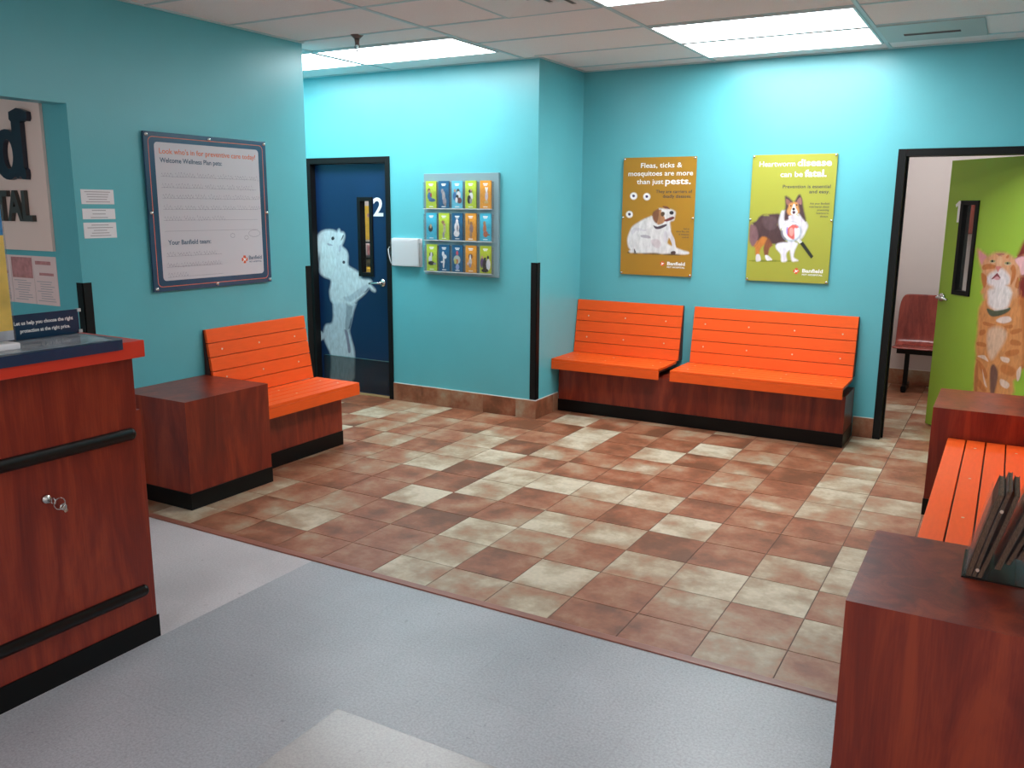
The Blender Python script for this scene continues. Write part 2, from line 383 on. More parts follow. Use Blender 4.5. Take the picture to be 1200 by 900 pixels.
ART = {
 'terrier': [
  ((0.16,0.09,0.02),1,[(0.0620,0.1810),(0.2190,0.1860),(0.4180,0.1800),(0.5830,0.1800),(0.5240,0.1670),(0.3350,0.1670),(0.1800,0.1670),(0.0860,0.1680)]),
  ((0.7,0.68,0.68),1,[(0.2620,0.4790),(0.2000,0.4530),(0.1470,0.4240),(0.0940,0.3870),(0.0640,0.3280),(0.0540,0.2770),(0.0640,0.2260),(0.0830,0.2010),(0.0710,0.1900),(0.0860,0.1760),(0.1250,0.1780),(0.1800,0.1760),(0.2960,0.1820),(0.3580,0.1760),(0.4300,0.1810),(0.4790,0.1790),(0.5380,0.1760),(0.5810,0.1840),(0.5740,0.1980),(0.5220,0.2110),(0.4760,0.2270),(0.4150,0.2500),(0.3990,0.2710),(0.4120,0.3140),(0.4230,0.3640),(0.4150,0.4280),(0.4440,0.4420),(0.4520,0.4700),(0.4560,0.5060),(0.4330,0.5230),(0.4020,0.5300),(0.3570,0.5330),(0.3230,0.5360),(0.2970,0.5250),(0.2710,0.5040)]),
  ((0.68,0.64,0.66),1,[(0.4090,0.3850),(0.4340,0.3360),(0.4570,0.2940),(0.4660,0.2520),(0.4760,0.2230),(0.4460,0.2300),(0.4370,0.2580),(0.4170,0.3000),(0.4020,0.3280)]),
  ((0.42,0.38,0.42),1,[(0.1700,0.3200),(0.2130,0.3240),(0.2520,0.3120),(0.2490,0.2960),(0.2060,0.2990),(0.1750,0.3050)]),
  ((0.58,0.5,0.52),1,[(0.2610,0.2820),(0.3140,0.2910),(0.3470,0.2560),(0.3250,0.2190),(0.2780,0.2390)]),
  ((0.6,0.57,0.6),1,[(0.0940,0.3650),(0.1330,0.3810),(0.1960,0.3670),(0.2260,0.3750),(0.2120,0.3530),(0.1340,0.3550),(0.0960,0.3220)]),
  ((0.19,0.075,0.035),1,[(0.2640,0.4900),(0.2780,0.5130),(0.3120,0.5310),(0.3250,0.5040),(0.3240,0.4620),(0.3110,0.4190),(0.2900,0.4220),(0.2690,0.4510)]),
  ((0.42,0.2,0.09),1,[(0.3200,0.5190),(0.3390,0.5200),(0.3370,0.4830),(0.3600,0.4770),(0.3730,0.4380),(0.3400,0.4110),(0.3060,0.4110),(0.3150,0.4550)]),
  ((0.09,0.05,0.03),1,[(0.3350,0.4970),(0.3470,0.5090),(0.3650,0.5020),(0.3650,0.4840),(0.3510,0.4710),(0.3370,0.4790)]),
  ((0.17,0.03,0.03),1,[(0.3650,0.4400),(0.3910,0.4560),(0.4350,0.4720),(0.4490,0.4600),(0.4290,0.4460),(0.3840,0.4320)]),
  ((0.02,0.015,0.02),0,[(0.4420,0.5010),(0.4400,0.4950),(0.4360,0.4890),(0.4290,0.4860),(0.4210,0.4860),(0.4130,0.4890),(0.4080,0.4940),(0.4060,0.5010),(0.4070,0.5080),(0.4120,0.5130),(0.4190,0.5160),(0.4270,0.5160),(0.4350,0.5130),(0.4400,0.5080)]),
  ((0.07,0.045,0.06),1,[(0.2750,0.4010),(0.3100,0.3910),(0.3780,0.4120),(0.3870,0.4000),(0.3410,0.3760),(0.2960,0.3730)]),
  ((0.17,0.06,0.04),1,[(0.3470,0.5530),(0.3870,0.5490),(0.4080,0.5300),(0.3870,0.5320),(0.3570,0.5410)]),
  ((0.07,0.04,0.04),1,[(0.4330,0.1950),(0.4620,0.2020),(0.4740,0.1880),(0.4640,0.1720),(0.4350,0.1780)]),
  ((0.08,0.05,0.04),1,[(0.1160,0.2130),(0.1330,0.1830),(0.1210,0.1780)]),
  ((0.62,0.58,0.62),1,[(0.3690,0.3490),(0.3880,0.3560),(0.4010,0.3140),(0.3840,0.2640),(0.3680,0.2850)]),
  ((0.82,0.8,0.8),0,[(0.1290,0.6310),(0.1260,0.6190),(0.1180,0.6090),(0.1050,0.6030),(0.0910,0.6030),(0.0780,0.6090),(0.0690,0.6190),(0.0660,0.6310),(0.0680,0.6440),(0.0770,0.6540),(0.0890,0.6590),(0.1030,0.6590),(0.1160,0.6540),(0.1250,0.6440)]),
  ((0.05,0.03,0.1),1,[(0.0860,0.6410),(0.1020,0.6420),(0.1090,0.6310),(0.1000,0.6220),(0.0880,0.6250)]),
  ((0.82,0.8,0.8),0,[(0.2420,0.6260),(0.2390,0.6140),(0.2310,0.6040),(0.2190,0.5980),(0.2050,0.5980),(0.1920,0.6040),(0.1830,0.6140),(0.1800,0.6260),(0.1820,0.6390),(0.1910,0.6490),(0.2030,0.6540),(0.2170,0.6540),(0.2290,0.6490),(0.2380,0.6390)]),
  ((0.05,0.03,0.1),1,[(0.2000,0.6360),(0.2160,0.6370),(0.2220,0.6260),(0.2140,0.6170),(0.2020,0.6200)]),
  ((0.82,0.8,0.8),0,[(0.0960,0.4850),(0.0940,0.4730),(0.0860,0.4630),(0.0740,0.4580),(0.0600,0.4580),(0.0480,0.4630),(0.0390,0.4730),(0.0350,0.4850),(0.0380,0.4970),(0.0460,0.5070),(0.0580,0.5120),(0.0720,0.5120),(0.0840,0.5070),(0.0930,0.4970)]),
  ((0.05,0.03,0.1),1,[(0.0550,0.4950),(0.0710,0.4960),(0.0780,0.4850),(0.0690,0.4750),(0.0570,0.4790)]),
 ],
 'sheltie': [
  ((0.22,0.24,0.02),1,[(0.0260,0.1540),(0.1610,0.1600),(0.3630,0.1640),(0.3760,0.1560),(0.2260,0.1490),(0.0460,0.1450)]),
  ((0.5,0.17,0.03),1,[(0.0580,0.3160),(0.1120,0.3300),(0.1470,0.3340),(0.1480,0.2920),(0.1100,0.2590),(0.0950,0.2270),(0.0950,0.1920),(0.0660,0.1910),(0.0600,0.2390),(0.0510,0.2770)]),
  ((0.22,0.07,0.03),1,[(0.1510,0.3240),(0.2010,0.2870),(0.1680,0.2480),(0.1580,0.1970),(0.1340,0.1930),(0.1220,0.2530)]),
  ((0.065,0.03,0.032),1,[(0.2270,0.5020),(0.1580,0.5020),(0.0860,0.4920),(0.0530,0.4500),(0.0220,0.4350),(0.0030,0.4170),(0.0040,0.3660),(0.0090,0.3080),(0.0260,0.2640),(0.0460,0.2540),(0.0700,0.2840),(0.1050,0.3330),(0.1570,0.3210),(0.1820,0.2840),(0.2170,0.2820),(0.2480,0.2950),(0.2820,0.3050),(0.2630,0.3460),(0.2350,0.3960),(0.2250,0.4460)]),
  ((0.2,0.1,0.11),1,[(0.0110,0.4240),(0.0490,0.4120),(0.0710,0.3670),(0.0740,0.3160),(0.0570,0.2770),(0.0360,0.2570),(0.0100,0.3020),(0.0050,0.3660)]),
  ((0.1,0.055,0.06),1,[(0.1020,0.4820),(0.1530,0.4890),(0.2040,0.4710),(0.2150,0.4140),(0.1660,0.3820),(0.1130,0.4130)]),
  ((0.66,0.63,0.65),1,[(0.0700,0.1970),(0.0950,0.1980),(0.1080,0.1570),(0.0880,0.1470),(0.0710,0.1500)]),
  ((0.7,0.66,0.68),1,[(0.1370,0.1930),(0.1590,0.1950),(0.1920,0.1660),(0.1810,0.1580),(0.1490,0.1580)]),
  ((0.74,0.7,0.78),1,[(0.2120,0.2690),(0.2290,0.2880),(0.2790,0.2960),(0.3690,0.2980),(0.3570,0.2470),(0.3490,0.1900),(0.3850,0.1650),(0.3640,0.1580),(0.3390,0.1580),(0.3230,0.2090),(0.3170,0.2400),(0.2970,0.2200),(0.2940,0.1950),(0.3010,0.1580),(0.2610,0.1530),(0.2540,0.2060),(0.2200,0.2430)]),
  ((0.66,0.62,0.66),1,[(0.2440,0.5310),(0.2280,0.4900),(0.2220,0.4460),(0.2350,0.3960),(0.2760,0.3460),(0.3170,0.2970),(0.3660,0.3040),(0.4010,0.3300),(0.4220,0.3740),(0.4360,0.4180),(0.4230,0.4490),(0.3930,0.4850),(0.3260,0.5100),(0.2770,0.5090)]),
  ((0.065,0.03,0.032),1,[(0.2560,0.6330),(0.2850,0.6240),(0.3110,0.6010),(0.3280,0.5990),(0.3430,0.6300),(0.3610,0.6470),(0.3800,0.6150),(0.3940,0.5530),(0.4190,0.4540),(0.3900,0.4760),(0.3570,0.5100),(0.3020,0.5030),(0.2950,0.4660),(0.2620,0.4590),(0.2610,0.5210),(0.2630,0.5710)]),
  ((0.24,0.1,0.08),1,[(0.2650,0.6150),(0.2960,0.5960),(0.2850,0.5710),(0.2690,0.5780)]),
  ((0.3,0.13,0.12),1,[(0.3450,0.6030),(0.3670,0.6270),(0.3780,0.6030),(0.3770,0.5720),(0.3550,0.5840)]),
  ((0.58,0.25,0.07),1,[(0.2910,0.5780),(0.3200,0.5910),(0.3470,0.5870),(0.3580,0.5590),(0.3660,0.5160),(0.3270,0.4970),(0.2950,0.4970),(0.2760,0.5220),(0.2850,0.5530)]),
  ((0.82,0.78,0.78),1,[(0.3210,0.5750),(0.3290,0.5750),(0.3410,0.5470),(0.3540,0.5160),(0.3270,0.4960),(0.3060,0.5140),(0.3130,0.5470)]),
  ((0.02,0.015,0.02),0,[(0.3350,0.5410),(0.3340,0.5360),(0.3310,0.5320),(0.3270,0.5300),(0.3230,0.5300),(0.3180,0.5320),(0.3150,0.5360),(0.3140,0.5410),(0.3150,0.5450),(0.3170,0.5490),(0.3210,0.5510),(0.3260,0.5510),(0.3300,0.5490),(0.3330,0.5460)]),
  ((0.1,0.03,0.05),1,[(0.3160,0.5250),(0.3380,0.5250),(0.3360,0.5070),(0.3220,0.5060)]),
  ((0.02,0.015,0.02),0,[(0.3080,0.5640),(0.3080,0.5620),(0.3070,0.5600),(0.3050,0.5590),(0.3020,0.5590),(0.3000,0.5600),(0.2980,0.5620),(0.2970,0.5640),(0.2980,0.5660),(0.2990,0.5680),(0.3010,0.5690),(0.3040,0.5690),(0.3060,0.5680),(0.3080,0.5660)]),
  ((0.02,0.015,0.02),0,[(0.3500,0.5700),(0.3500,0.5680),(0.3480,0.5660),(0.3460,0.5650),(0.3440,0.5650),(0.3410,0.5660),(0.3400,0.5680),(0.3390,0.5700),(0.3390,0.5730),(0.3410,0.5750),(0.3430,0.5760),(0.3450,0.5760),(0.3470,0.5750),(0.3490,0.5730)]),
  ((0.62,0.55,0.62),1,[(0.2940,0.4910),(0.3520,0.4970),(0.4040,0.4610),(0.3860,0.4480),(0.3300,0.4660),(0.2990,0.4660)]),
  ((0.35,0.4,0.48),0,[(0.3930,0.3770),(0.3920,0.3600),(0.3880,0.3450),(0.3810,0.3310),(0.3700,0.3190),(0.3570,0.3090),(0.3420,0.3040),(0.3260,0.3010),(0.3090,0.3030),(0.2930,0.3080),(0.2790,0.3160),(0.2660,0.3280),(0.2560,0.3420),(0.2500,0.3570),(0.2470,0.3740),(0.2480,0.3900),(0.2520,0.4060),(0.2600,0.4200),(0.2710,0.4320),(0.2840,0.4410),(0.2990,0.4470),(0.3150,0.4490),(0.3320,0.4470),(0.3470,0.4420),(0.3620,0.4340),(0.3740,0.4220),(0.3840,0.4080),(0.3900,0.3930)]),
  ((0.8,0.8,0.88),0,[(0.3810,0.3780),(0.3810,0.3640),(0.3770,0.3500),(0.3710,0.3380),(0.3610,0.3280),(0.3500,0.3200),(0.3370,0.3150),(0.3230,0.3130),(0.3090,0.3150),(0.2960,0.3190),(0.2830,0.3260),(0.2730,0.3360),(0.2640,0.3480),(0.2590,0.3610),(0.2560,0.3750),(0.2570,0.3900),(0.2600,0.4030),(0.2670,0.4150),(0.2760,0.4250),(0.2880,0.4330),(0.3010,0.4380),(0.3150,0.4400),(0.3290,0.4380),(0.3420,0.4340),(0.3540,0.4270),(0.3650,0.4170),(0.3730,0.4050),(0.3790,0.3920)]),
  ((0.68,0.12,0.1),1,[(0.3080,0.4160),(0.3320,0.4290),(0.3670,0.4140),(0.3590,0.3990),(0.3400,0.3980),(0.3470,0.3290),(0.3270,0.3210),(0.2950,0.3430),(0.2830,0.3710),(0.2880,0.3970)]),
  ((0.75,0.32,0.28),1,[(0.3060,0.3970),(0.3250,0.4040),(0.3360,0.3730),(0.3260,0.3410),(0.3060,0.3590)]),
  ((0.35,0.22,0.55),1,[(0.2810,0.4030),(0.2900,0.4090),(0.2940,0.3530),(0.2840,0.3650)]),
  ((0.65,0.65,0.65),0,[(0.3650,0.3110),(0.3790,0.3300),(0.4060,0.2990),(0.3920,0.2830)]),
  ((0.015,0.02,0.012),0,[(0.3880,0.2890),(0.4090,0.3040),(0.4910,0.2000),(0.4760,0.1810)]),
 ],
 'poodle': [
  ((0.46,0.54,0.6),1,[(-0.0320,0.5460),(0.0220,0.5220),(0.0480,0.5030),(0.0330,0.4700),(-0.0170,0.4370),(-0.0330,0.4800)]),
  ((0.48,0.56,0.62),1,[(0.1800,0.8610),(0.1570,0.6940),(0.1360,0.6190),(0.0670,0.5990),(0.0370,0.5490),(0.0330,0.4750),(0.0710,0.3930),(0.1090,0.3220),(0.1100,0.2050),(0.1110,0.0710),(0.3560,0.0970),(0.3880,0.2320),(0.3930,0.3790),(0.3640,0.4800),(0.3410,0.5620),(0.3630,0.6360),(0.3960,0.7410),(0.4270,0.8650)]),
  ((0.27,0.32,0.37),1,[(0.3240,0.8180),(0.3910,0.8320),(0.3880,0.7710),(0.3500,0.6240),(0.3180,0.5600),(0.2930,0.5890),(0.3070,0.7040)]),
  ((0.2,0.2,0.27),1,[(0.2810,0.5680),(0.3200,0.5500),(0.3380,0.4580),(0.3480,0.3750),(0.3200,0.3620),(0.3040,0.4760)]),
  ((0.58,0.66,0.7),1,[(0.0030,1.3910),(0.0380,1.4320),(0.1070,1.4550),(0.1860,1.4550),(0.2290,1.4410),(0.2460,1.4580),(0.2630,1.4660),(0.2750,1.4410),(0.3100,1.4370),(0.3220,1.4080),(0.3070,1.3580),(0.2860,1.3170),(0.3360,1.2790),(0.3540,1.2290),(0.3510,1.1490),(0.4210,1.1160),(0.4590,1.0980),(0.4910,1.0990),(0.5020,1.0450),(0.5460,1.0390),(0.5970,1.0340),(0.6150,1.0100),(0.6020,0.9900),(0.6480,0.9520),(0.6440,0.9300),(0.6070,0.9400),(0.5820,0.9590),(0.5290,0.9060),(0.4500,0.8510),(0.4090,0.8130),(0.3430,0.7910),(0.3040,0.8070),(0.1640,0.8080),(0.1320,0.8320),(0.1210,0.9040),(0.1370,0.9560),(0.1400,1.0130),(0.0600,1.0350),(0.0140,1.0740),(0.0120,1.1560),(-0.0010,1.2380),(-0.0100,1.3290)]),
  ((0.6,0.7,0.73),1,[(0.0260,1.3200),(0.1010,1.3370),(0.1850,1.2740),(0.2070,1.1740),(0.1620,1.0600),(0.0880,1.0520),(0.0300,1.1260)]),
  ((0.58,0.67,0.71),1,[(0.1960,1.0820),(0.2910,1.1260),(0.4200,1.0910),(0.4690,1.0130),(0.4130,0.9100),(0.2800,0.8720),(0.1770,0.9380)]),
  ((0.42,0.5,0.56),1,[(0.3440,0.8240),(0.2800,0.8610),(0.3460,0.8750),(0.4400,0.9310),(0.5450,0.9870),(0.5830,0.9790),(0.5160,0.9100),(0.4110,0.8490)]),
  ((0.34,0.38,0.46),1,[(0.1150,1.3380),(0.1610,1.3290),(0.1800,1.3190),(0.1270,1.3180)]),
  ((0.02,0.015,0.02),1,[(0.1650,1.3860),(0.1860,1.3990),(0.2020,1.3810),(0.1880,1.3670),(0.1690,1.3680)]),
  ((0.1,0.12,0.14),1,[(0.3030,1.4170),(0.3100,1.4090),(0.2960,1.3820),(0.2740,1.3650),(0.2890,1.3950)]),
  ((0.42,0.46,0.54),1,[(0.2480,1.3060),(0.2800,1.3320),(0.2710,1.2770),(0.2470,1.2660)]),
  ((0.03,0.03,0.05),0,[(0.3160,1.1760),(0.3150,1.1690),(0.3100,1.1640),(0.3040,1.1610),(0.2970,1.1610),(0.2900,1.1640),(0.2860,1.1680),(0.2850,1.1740),(0.2870,1.1810),(0.2910,1.1860),(0.2980,1.1890),(0.3050,1.1890),(0.3110,1.1860),(0.3150,1.1820)]),
 ],
 'cat': [
  ((0.2,0.015,0.012),1,[(0.7214,1.3558),(0.7371,1.4028),(0.7632,1.4650),(0.8143,1.4871),(0.8895,1.4100),(0.9330,1.2927),(0.9522,1.0934),(0.8824,1.0556),(0.8044,1.0577),(0.7786,1.0758),(0.7671,1.1784),(0.7772,1.2308),(0.7613,1.3324)]),
  ((0.45,0.13,0.03),1,[(0.7766,1.0750),(0.8172,1.0875),(0.8740,1.0599),(0.9303,0.9001),(0.9385,0.7169),(0.9134,0.6108),(0.8803,0.6732),(0.8511,0.8048),(0.8093,0.9688)]),
  ((0.6,0.24,0.08),1,[(0.4480,1.1214),(0.4570,1.0247),(0.4299,0.9682),(0.4316,0.8785),(0.4393,0.7892),(0.4352,0.6978),(0.4548,0.6098),(0.4566,0.5185),(0.4713,0.3832),(0.4841,0.3397),(0.8169,0.4015),(0.8223,0.5075),(0.8617,0.5325),(0.8798,0.6219),(0.8680,0.7649),(0.8380,0.8878),(0.8101,1.0111),(0.7805,1.0500),(0.7648,1.1497)]),
  ((0.62,0.3,0.15),1,[(0.3464,1.3939),(0.3705,1.3907),(0.4021,1.3760),(0.4567,1.3508),(0.5036,1.3703),(0.5585,1.3784),(0.6208,1.3763),(0.6777,1.3585),(0.7132,1.3450),(0.7444,1.3560),(0.8011,1.3678),(0.8230,1.2496),(0.7774,1.2298),(0.7623,1.2090),(0.7673,1.1473),(0.7721,1.0959),(0.7096,1.0687),(0.5738,1.0549),(0.4607,1.0434),(0.4579,1.1087),(0.4288,1.1552),(0.4141,1.2031),(0.4156,1.2413),(0.3899,1.2885),(0.3580,1.3520)]),
  ((0.62,0.24,0.26),1,[(0.3663,1.3796),(0.4120,1.3592),(0.4453,1.3405),(0.4229,1.3123),(0.4105,1.2833),(0.3819,1.3261)]),
  ((0.72,0.4,0.42),1,[(0.7078,1.3369),(0.7895,1.3595),(0.8062,1.2535),(0.7756,1.2409),(0.7514,1.2907)]),
  ((0.68,0.6,0.6),1,[(0.5634,1.2570),(0.6030,1.2703),(0.6482,1.2446),(0.6816,1.2130),(0.6814,1.1711),(0.6431,1.1457),(0.6001,1.1110),(0.5471,1.1356),(0.4875,1.1520),(0.4714,1.1858),(0.4941,1.2253),(0.5434,1.2503)]),
  ((0.47,0.15,0.04),1,[(0.4178,1.2740),(0.4656,1.2933),(0.5379,1.2861),(0.5340,1.2656),(0.4715,1.2549),(0.4292,1.2477)]),
  ((0.47,0.15,0.04),1,[(0.4144,1.2249),(0.4645,1.2069),(0.4766,1.1754),(0.4635,1.1201),(0.4325,1.1555)]),
  ((0.47,0.15,0.04),1,[(0.6998,1.3028),(0.7265,1.2684),(0.7280,1.2166),(0.6950,1.1618),(0.6954,1.2454),(0.6773,1.2754)]),
  ((0.4,0.16,0.1),1,[(0.5250,1.3688),(0.6077,1.3730),(0.5961,1.3593),(0.5817,1.3628),(0.5630,1.3496),(0.5473,1.3609)]),
  ((0.47,0.15,0.04),1,[(0.6249,1.3504),(0.6460,1.3672),(0.6518,1.3519),(0.6368,1.3396)]),
  ((0.47,0.15,0.04),1,[(0.7463,1.2181),(0.7623,1.2090),(0.7673,1.1473),(0.7363,1.1550)]),
  ((0.66,0.38,0.22),1,[(0.5530,1.3465),(0.5908,1.3485),(0.5980,1.2805),(0.5463,1.2771)]),
  ((0.55,0.42,0.28),0,[(0.5383,1.3149),(0.5363,1.3092),(0.5288,1.3043),(0.5174,1.3011),(0.5043,1.3003),(0.4920,1.3020),(0.4831,1.3060),(0.4793,1.3113),(0.4814,1.3170),(0.4890,1.3219),(0.5005,1.3251),(0.5136,1.3259),(0.5258,1.3241),(0.5346,1.3202)]),
  ((0.28,0.26,0.1),0,[(0.5339,1.3162),(0.5320,1.3119),(0.5256,1.3082),(0.5158,1.3058),(0.5045,1.3051),(0.4941,1.3063),(0.4865,1.3092),(0.4833,1.3132),(0.4852,1.3175),(0.4917,1.3212),(0.5016,1.3236),(0.5129,1.3243),(0.5233,1.3231),(0.5308,1.3202)]),
  ((0.02,0.015,0.02),0,[(0.5164,1.3152),(0.5160,1.3119),(0.5136,1.3091),(0.5099,1.3075),(0.5055,1.3072),(0.5014,1.3084),(0.4982,1.3108),(0.4967,1.3140),(0.4972,1.3173),(0.4996,1.3200),(0.5033,1.3217),(0.5077,1.3219),(0.5118,1.3207),(0.5150,1.3183)]),
  ((0.6,0.46,0.34),0,[(0.6807,1.3094),(0.6784,1.3034),(0.6703,1.2982),(0.6578,1.2947),(0.6434,1.2938),(0.6300,1.2956),(0.6203,1.2997),(0.6161,1.3054),(0.6185,1.3114),(0.6268,1.3167),(0.6393,1.3201),(0.6537,1.3209),(0.6670,1.3191),(0.6766,1.3150)]),
  ((0.28,0.26,0.1),0,[(0.6765,1.3102),(0.6745,1.3055),(0.6672,1.3015),(0.6563,1.2987),(0.6437,1.2979),(0.6320,1.2992),(0.6236,1.3023),(0.6201,1.3067),(0.6222,1.3114),(0.6295,1.3154),(0.6406,1.3181),(0.6531,1.3189),(0.6647,1.3176),(0.6731,1.3145)]),
  ((0.02,0.015,0.02),0,[(0.6558,1.3089),(0.6554,1.3057),(0.6532,1.3030),(0.6496,1.3014),(0.6454,1.3011),(0.6414,1.3023),(0.6384,1.3046),(0.6370,1.3077),(0.6374,1.3109),(0.6396,1.3136),(0.6432,1.3152),(0.6474,1.3155),(0.6514,1.3143),(0.6544,1.3120)]),
  ((0.62,0.2,0.18),1,[(0.5414,1.2768),(0.5733,1.2831),(0.5961,1.2794),(0.5803,1.2608),(0.5695,1.2405),(0.5561,1.2592)]),
  ((0.24,0.04,0.05),1,[(0.5175,1.1895),(0.5590,1.2312),(0.5710,1.2310),(0.6015,1.2004),(0.5646,1.2135),(0.5382,1.1933)]),
  ((0.62,0.3,0.32),1,[(0.5420,1.1915),(0.5669,1.2121),(0.5973,1.1959),(0.5745,1.1861)]),
  ((0.68,0.6,0.58),1,[(0.5131,1.1184),(0.7021,1.1356),(0.7079,1.0423),(0.6797,0.9964),(0.5932,0.9735),(0.5190,1.0047),(0.5087,1.0565)]),
  ((0.075,0.085,0.05),1,[(0.5090,0.9789),(0.5820,0.9713),(0.6695,0.9909),(0.7175,1.0092),(0.7147,0.9849),(0.6537,0.9484),(0.5718,0.9262),(0.5287,0.9422)]),
  ((0.47,0.15,0.04),1,[(0.4968,0.8823),(0.6544,0.8719),(0.7509,0.8933),(0.7391,0.8642),(0.5421,0.8553),(0.4944,0.8597)]),
  ((0.6,0.38,0.26),1,[(0.5459,0.8309),(0.6446,0.8619),(0.7164,0.8326),(0.7046,0.7657),(0.6602,0.6887),(0.6024,0.6169),(0.5510,0.7068)]),
  ((0.66,0.5,0.44),1,[(0.6451,0.9317),(0.7209,0.9453),(0.7416,0.9178),(0.6737,0.8919),(0.6045,0.9004)]),
  ((0.47,0.15,0.04),1,[(0.4661,0.8110),(0.5114,0.8262),(0.5212,0.8008),(0.4715,0.7757)]),
  ((0.47,0.15,0.04),1,[(0.4548,0.7281),(0.5263,0.7299),(0.5418,0.7054),(0.4589,0.7015)]),
  ((0.47,0.15,0.04),1,[(0.7468,0.8498),(0.8289,0.8781),(0.8349,0.8534),(0.7615,0.8260)]),
  ((0.47,0.15,0.04),1,[(0.4621,0.6019),(0.5262,0.5766),(0.5831,0.5147),(0.5771,0.4774),(0.5083,0.5371)]),
  ((0.47,0.15,0.04),1,[(0.4753,0.4761),(0.5336,0.4508),(0.5900,0.3939),(0.5561,0.3823),(0.4895,0.4238)]),
  ((0.47,0.15,0.04),1,[(0.7176,0.6104),(0.8302,0.5957),(0.8064,0.5392),(0.7037,0.5550)]),
  ((0.47,0.15,0.04),1,[(0.7261,0.6994),(0.8302,0.7334),(0.8355,0.6999),(0.7423,0.6671)]),
  ((0.47,0.15,0.04),1,[(0.7667,0.7923),(0.8433,0.7866),(0.8420,0.7609),(0.7613,0.7570)]),
  ((0.66,0.46,0.36),1,[(0.4705,0.6261),(0.5398,0.6422),(0.5810,0.6043),(0.5323,0.6139)]),
  ((0.66,0.46,0.36),1,[(0.6877,0.6580),(0.7658,0.6581),(0.7597,0.6265),(0.7033,0.6299)]),
  ((0.66,0.46,0.36),1,[(0.5316,0.5414),(0.5656,0.4752),(0.5980,0.4182),(0.5653,0.4389)]),
  ((0.66,0.46,0.36),1,[(0.7117,0.5035),(0.7930,0.4842),(0.7768,0.4458),(0.7184,0.4605)]),
  ((0.66,0.46,0.36),1,[(0.8434,0.5808),(0.8747,0.6209),(0.8800,0.5532),(0.8592,0.5147)]),
  ((0.16,0.07,0.05),1,[(0.6061,0.5549),(0.6290,0.5948),(0.6679,0.5662),(0.6842,0.4981),(0.6640,0.3688),(0.6393,0.3636),(0.6190,0.4496)]),
  ((0.42,0.14,0.04),1,[(0.4675,0.5663),(0.4874,0.5789),(0.5067,0.3905),(0.4849,0.3583),(0.4670,0.4745)]),
 ],
}

# ------------------------------------------------------------------ setting
H = 2.755; XL = -1.169; D = .781; XR = 3.475
# --- floors
struct(MB().box(.435, 8, -9, -3.045, -.08, 0).build('floor', M['vinyl_grey']))
fl = bpy.data.objects['floor']
# shift so the vinyl joints fall on the seam lines
o = MB().box(0, 8-.435, -6, 0, -.08, 0).build('tmp', M['vinyl_grey']); fl.data = o.data; bpy.data.objects.remove(o); fl.location = (.435, -3.035, 0)
struct(MB().box(-6, .435, -9, -3.035, -.08, 0).build('floor', M['vinyl_light']))
struct(MB().box(0, 1.85, -1.4, 0, -.0015, .0012).build('floor', M['vinyl_warm'])).location = (1.371, -3.953, 0)
TX, TY, T = 2.5968, -2.7752, .3067
TONE = {
 -1: {-9: 2, -8: 3, -7: 3, -6: 7.5, -5: 6, -4: 6, -3: 2, -2: 3, -1: 5, 0: 5},
 0: {-12: 5, -11: 6, -10: 2.5, -9: 7.5, -8: 3, -7: 4, -6: 7, -5: 2, -4: 6.8, -3: 2, -2: 4.5, -1: 3.5, 0: 6},
 1: {-11: 6, -10: 4, -9: 5, -8: 3, -7: 2, -6: 8, -5: 6, -4: 3, -3: 6.5, -2: 7.7, -1: 6, 0: 4},
 2: {-12: 3, -11: 4, -10: 1.5, -9: 2.5, -8: 8.5, -7: 2.5, -6: 4, -5: 7, -4: 6, -3: 1, -2: 2.5, -1: 5.8, 0: 7},
 3: {-11: 4, -10: 4.5, -9: 2.5, -8: 2, -7: 7, -6: 2.5, -5: 4, -4: 1.5, -3: 8, -2: 3, -1: 2, 0: 7},
 4: {-11: 3.5, -10: 6, -9: 7.5, -8: 1, -7: 7.5, -6: 8, -5: 7.5, -4: 8, -3: 1.5, -2: 2.5, -1: 3, 0: 3},
 5: {-11: 7, -10: 3, -9: 5, -8: 8, -7: 3, -6: 3, -5: 2, -4: 2, -3: 3, -2: 4, -1: 7, 0: 4},
 6: {-12: 5, -11: 3, -10: 4, -9: 6.5, -8: 1, -7: 5, -6: 2.5, -5: 4.5, -4: 3.5, -3: 5.5, -2: 2, -1: 7, 0: 6.5},
 7: {-12: 5, -11: 3, -10: 2.5, -9: 6, -8: 4, -7: 7, -6: 2, -5: 8, -4: 1.5, -3: 3, -2: 1.5, -1: 7, 0: 3.5},
 8: {-12: 6, -10: 3, -9: 1.5, -8: 1.5, -7: 7.5, -6: 3, -5: 2, -4: 8, -3: 4, -2: 2.5, -1: 6, 0: 4},
 9: {-3: 4, -2: 2, -1: 4, 0: 2.5}, 10: {-1: 5, 0: 6}, 11: {-1: 6, 0: 3}, 12: {0: 7}}
m = MB(); rt = random.Random(11)
for i in range(-18, 4):
    for j in range(-1, 20):
        x0, x1 = TX+i*T, TX+(i+1)*T; y0, y1 = TY+j*T, TY+(j+1)*T
        y0 = max(y0, -3.02); y1 = min(y1, 3.2)
        if y1-y0 < .02: continue
        tone = TONE.get(j, {}).get(i, rt.choice([1.5, 2.5, 3, 4, 4.5, 6, 7, 7.5]))/9.5
        m.box(x0+.0022, x1-.0022, y0+.0022, y1-.0022, -.02, .0, col=(tone, rt.random(), 0))
struct(m.build('floor', M['tile']))
struct(MB().box(TX-18*T, TX+4*T, -3.02, 3.2, -.08, -.0018).build('floor', M['grout']))
struct(MB().box(-1.169, 2.95, -3.056, -3.016, -.004, .006, bev=.003).build('trim_1', M['threshold']))
